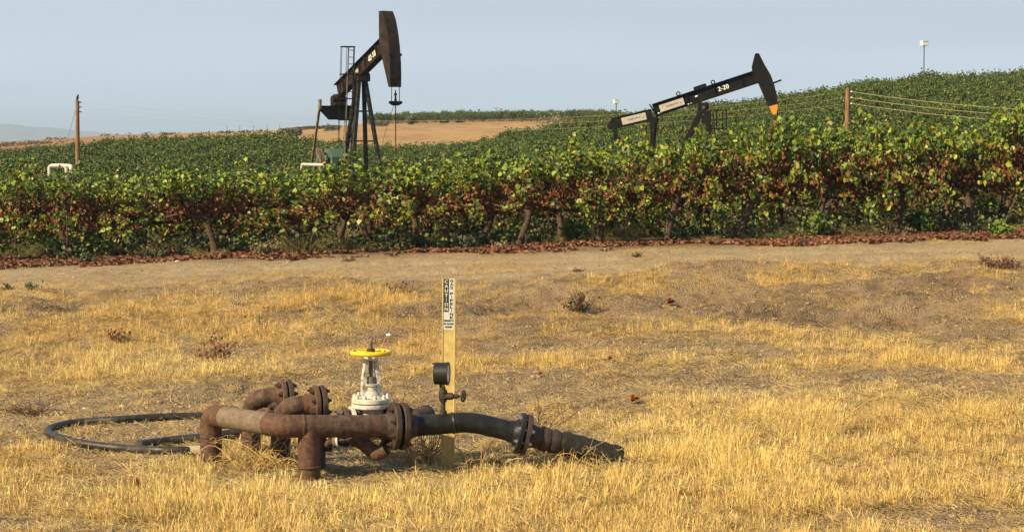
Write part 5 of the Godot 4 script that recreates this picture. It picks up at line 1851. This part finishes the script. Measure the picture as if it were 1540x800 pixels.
func build_litter() -> void:
	# fallen vine leaves under the front rows
	var lm := []
	for v in 3:
		var g := Geo.new()
		for k in 14:
			var p := Vector3(rng.randf_range(-0.16, 0.16), rng.randf_range(0.004, 0.03), rng.randf_range(-0.16, 0.16))
			g.col = rcol(Color(.16, .062, .035) if rng.randf() < 0.65 else Color(.27, .145, .08), 0.45)
			var d := rdir(); d.y *= 0.35
			g.leaf(p, d, (Vector3.UP + rdir() * 0.7).normalized(), rng.randf_range(0.05, 0.10), rng.randf_range(0.1, 0.5))
		lm.append(g.mesh())
	var holder := Node3D.new()
	holder.name = "leaf_litter"
	add_child(holder)
	tag(holder, "fallen rust brown vine leaves on the ground along the row", "leaves", "", "stuff")
	for v in 3:
		var xs := []
		var cs := []
		for k in 2600:
			var x := rng.randf_range(-13.0, 13.0)
			var D := 38.0 + absf(rng.randfn(0.0, 2.0)) + n2.get_noise_1d(x * 0.5) * 1.6 + n1.get_noise_1d(x * 2.0) * 0.9 + rng.randf_range(-1.1, 0.7)
			var many := tab([[-12, 0.9], [-6.5, 0.75], [-4.5, 0.15], [-2.5, -0.05], [0, 0.15], [3, -0.05], [5.5, 0.4], [9, 0.7]], x) + n1.get_noise_2d(x * 0.45, D * 0.9) * 1.1
			if rng.randf() > many: continue
			xs.append(Transform3D(Basis(Vector3.UP, rng.randf() * TAU), Vector3(x, height(x, D), -D)))
			var t := rng.randf_range(0.7, 1.1)
			cs.append(Color(t, t, t))
		multi(holder, "leaves", lm[v], M.dry_leaf, xs, cs)
	# undergrowth between the rows
	var um := []
	for v in 4:
		var g := Geo.new()
		for k in 60:
			var a := rng.randf() * TAU
			var p := Vector3(cos(a), 0, sin(a)) * 0.28 * sqrt(rng.randf())
			if v < 2:
				arc_stem(g, p, Vector3(cos(a) * 0.6, 1.0, sin(a) * 0.6), rng.randf_range(0.15, 0.42), 0.4, 0.005, rcol(Color(.30, .235, .095) if v == 0 else Color(.13, .135, .05), 0.3))
			else:
				g.col = rcol(Color(.075, .105, .035) if v == 2 else Color(.11, .115, .06), 0.4)
				g.leaf(p + Vector3(0, rng.randf_range(0.02, 0.3), 0), rdir() + Vector3(0, 0.5, 0), rdir(), rng.randf_range(0.04, 0.09), 0.2)
		um.append(g.mesh())
	holder = Node3D.new()
	holder.name = "undergrowth"
	add_child(holder)
	tag(holder, "low weeds and dry grass growing between the vine rows", "weeds", "", "stuff")
	for v in 4:
		var xs := []
		var cs := []
		for k in 520:
			var D := 39.4 + 18.0 * rng.randf()
			var x := rng.randf_range(-1, 1) * (0.29 * D + 1.0)
			if n2.get_noise_2d(x * 0.5 + v * 30.0, D * 0.5) < (0.1 if D < 42.0 else -0.1): continue
			xs.append(Transform3D(Basis(Vector3.UP, rng.randf() * TAU) * Basis.from_scale(Vector3.ONE * rng.randf_range(0.6, 1.4)), Vector3(x, height(x, D), -D)))
			var t := rng.randf_range(0.75, 1.1)
			cs.append(Color(t, t, t))
		multi(holder, "weeds", um[v], M.dry_leaf, xs, cs)
	# clods and pebbles on the bare ground
	var pm := []
	for v in 3:
		var g := Geo.new()
		var prof := [Vector2(0, -0.4), Vector2(0.7, -0.3), Vector2(1.0, 0.05), Vector2(0.75, 0.45), Vector2(0.3, 0.62), Vector2(0, 0.66)]
		g.lathe(prof, 7, Transform3D(Basis.from_scale(Vector3(1.0, rng.randf_range(0.6, 0.9), rng.randf_range(0.6, 0.9)))))
		for i in g.v.size():
			g.v[i] += Vector3(1, 1, 1) * n1.get_noise_3d(g.v[i].x * 3.0 + v * 9.0, g.v[i].y * 3.0, g.v[i].z * 3.0) * 0.35
		pm.append(g.mesh())
	holder = Node3D.new()
	holder.name = "clods"
	add_child(holder)
	tag(holder, "small clods and pebbles strewn over the bare dirt", "clods", "", "stuff")
	for v in 3:
		var xs := []
		var cs := []
		for k in 7000:
			var D := 10.0 + 28.0 * pow(rng.randf(), 1.4)
			var x := rng.randf_range(-1, 1) * (0.3 * D + 0.5)
			var gr := grass(x, D)
			if rng.randf() < gr * 1.3: continue
			if D > 27.5 and rng.randf() < 0.6: continue
			var s := 0.006 + 0.03 * pow(rng.randf(), 3.5)
			xs.append(Transform3D(Basis(Vector3.UP, rng.randf() * TAU) * Basis.from_scale(Vector3.ONE * s), Vector3(x, height(x, D), -D)))
			var t := rng.randf_range(0.75, 1.1)
			cs.append(Color(.30 * t, .22 * t, .14 * t))
		multi(holder, "pebbles", pm[v], M.cane, xs, cs)
	# single leaves, scraps and stones one can pick out
	var leaves := [[955, 610, 0.10, "large curled orange leaf on the bare ground right of the gauge"], [206, 738, 0.08, "dark red scrap in the grass at lower left"], [918, 546, 0.06, "small reddish leaf on the grass right of the marker post"], [390, 790, 0.07, "dark red scrap near the bottom edge left of centre"], [813, 567, 0.05, "tiny red leaf on the bare strip right of the gauge"], [665, 552, 0.0, ""], [1010, 462, 0.12, "brown curled leaf on the right of the bank"]]
	for q in leaves:
		if q[2] == 0.0: continue
		var g := Geo.new()
		g.col = Color(.30, .105, .035) if q[0] in [955, 813, 918] else Color(.17, .045, .03)
		var s: float = q[2]
		g.leaf(Vector3(-s * 0.5, 0.01, 0), Vector3(1, 0.25, 0.1), Vector3(0.1, 1, 0.25), s, 0.45)
		g.leaf(Vector3(-s * 0.35, 0.012, 0.02), Vector3(0.8, 0.1, -0.5), Vector3(0, 1, 0.5), s * 0.75, 0.55)
		var o := part("fallen_leaf", g, M.dry_leaf)
		o.position = on_ground(q[0], q[1]) + Vector3(0, 0.012, 0)
		o.rotation.y = 0.3
		tag(o, q[3], "leaf", "leaves and scraps on the field")
	var stones := [[126, 616, 0.05, "small white stone left of the risers near the twig heap"], [585, 507, 0.07, "white scrap of paper on the bank above the valve"], [280, 390, 0.13, "pale stone at the edge of the vine row, left"], [362, 366, 0.15, "white scrap under the vines left of centre"], [266, 394, 0.10, "flat pale stone before the weed at left"], [277, 377, 0.09, "white scrap under the vine trunk at left"]]
	for q in stones:
		var g := Geo.new()
		g.lathe([Vector2(0, -0.3), Vector2(0.8, -0.25), Vector2(1.0, 0.1), Vector2(0.7, 0.5), Vector2(0.2, 0.7), Vector2(0, 0.7)], 9, Transform3D(Basis.from_scale(Vector3(q[2], q[2] * 0.7, q[2] * 0.6) * 0.6)))
		for i in g.v.size():
			g.v[i] += g.v[i] * n1.get_noise_3d(g.v[i].x * 30.0, g.v[i].y * 30.0 + q[0], g.v[i].z * 30.0) * 0.5
		var o := part("stone", g, M.plastic_white if "white" in q[3] else M.stone)
		o.position = on_ground(q[0], q[1])
		tag(o, q[3], "stone", "pale stones and scraps")
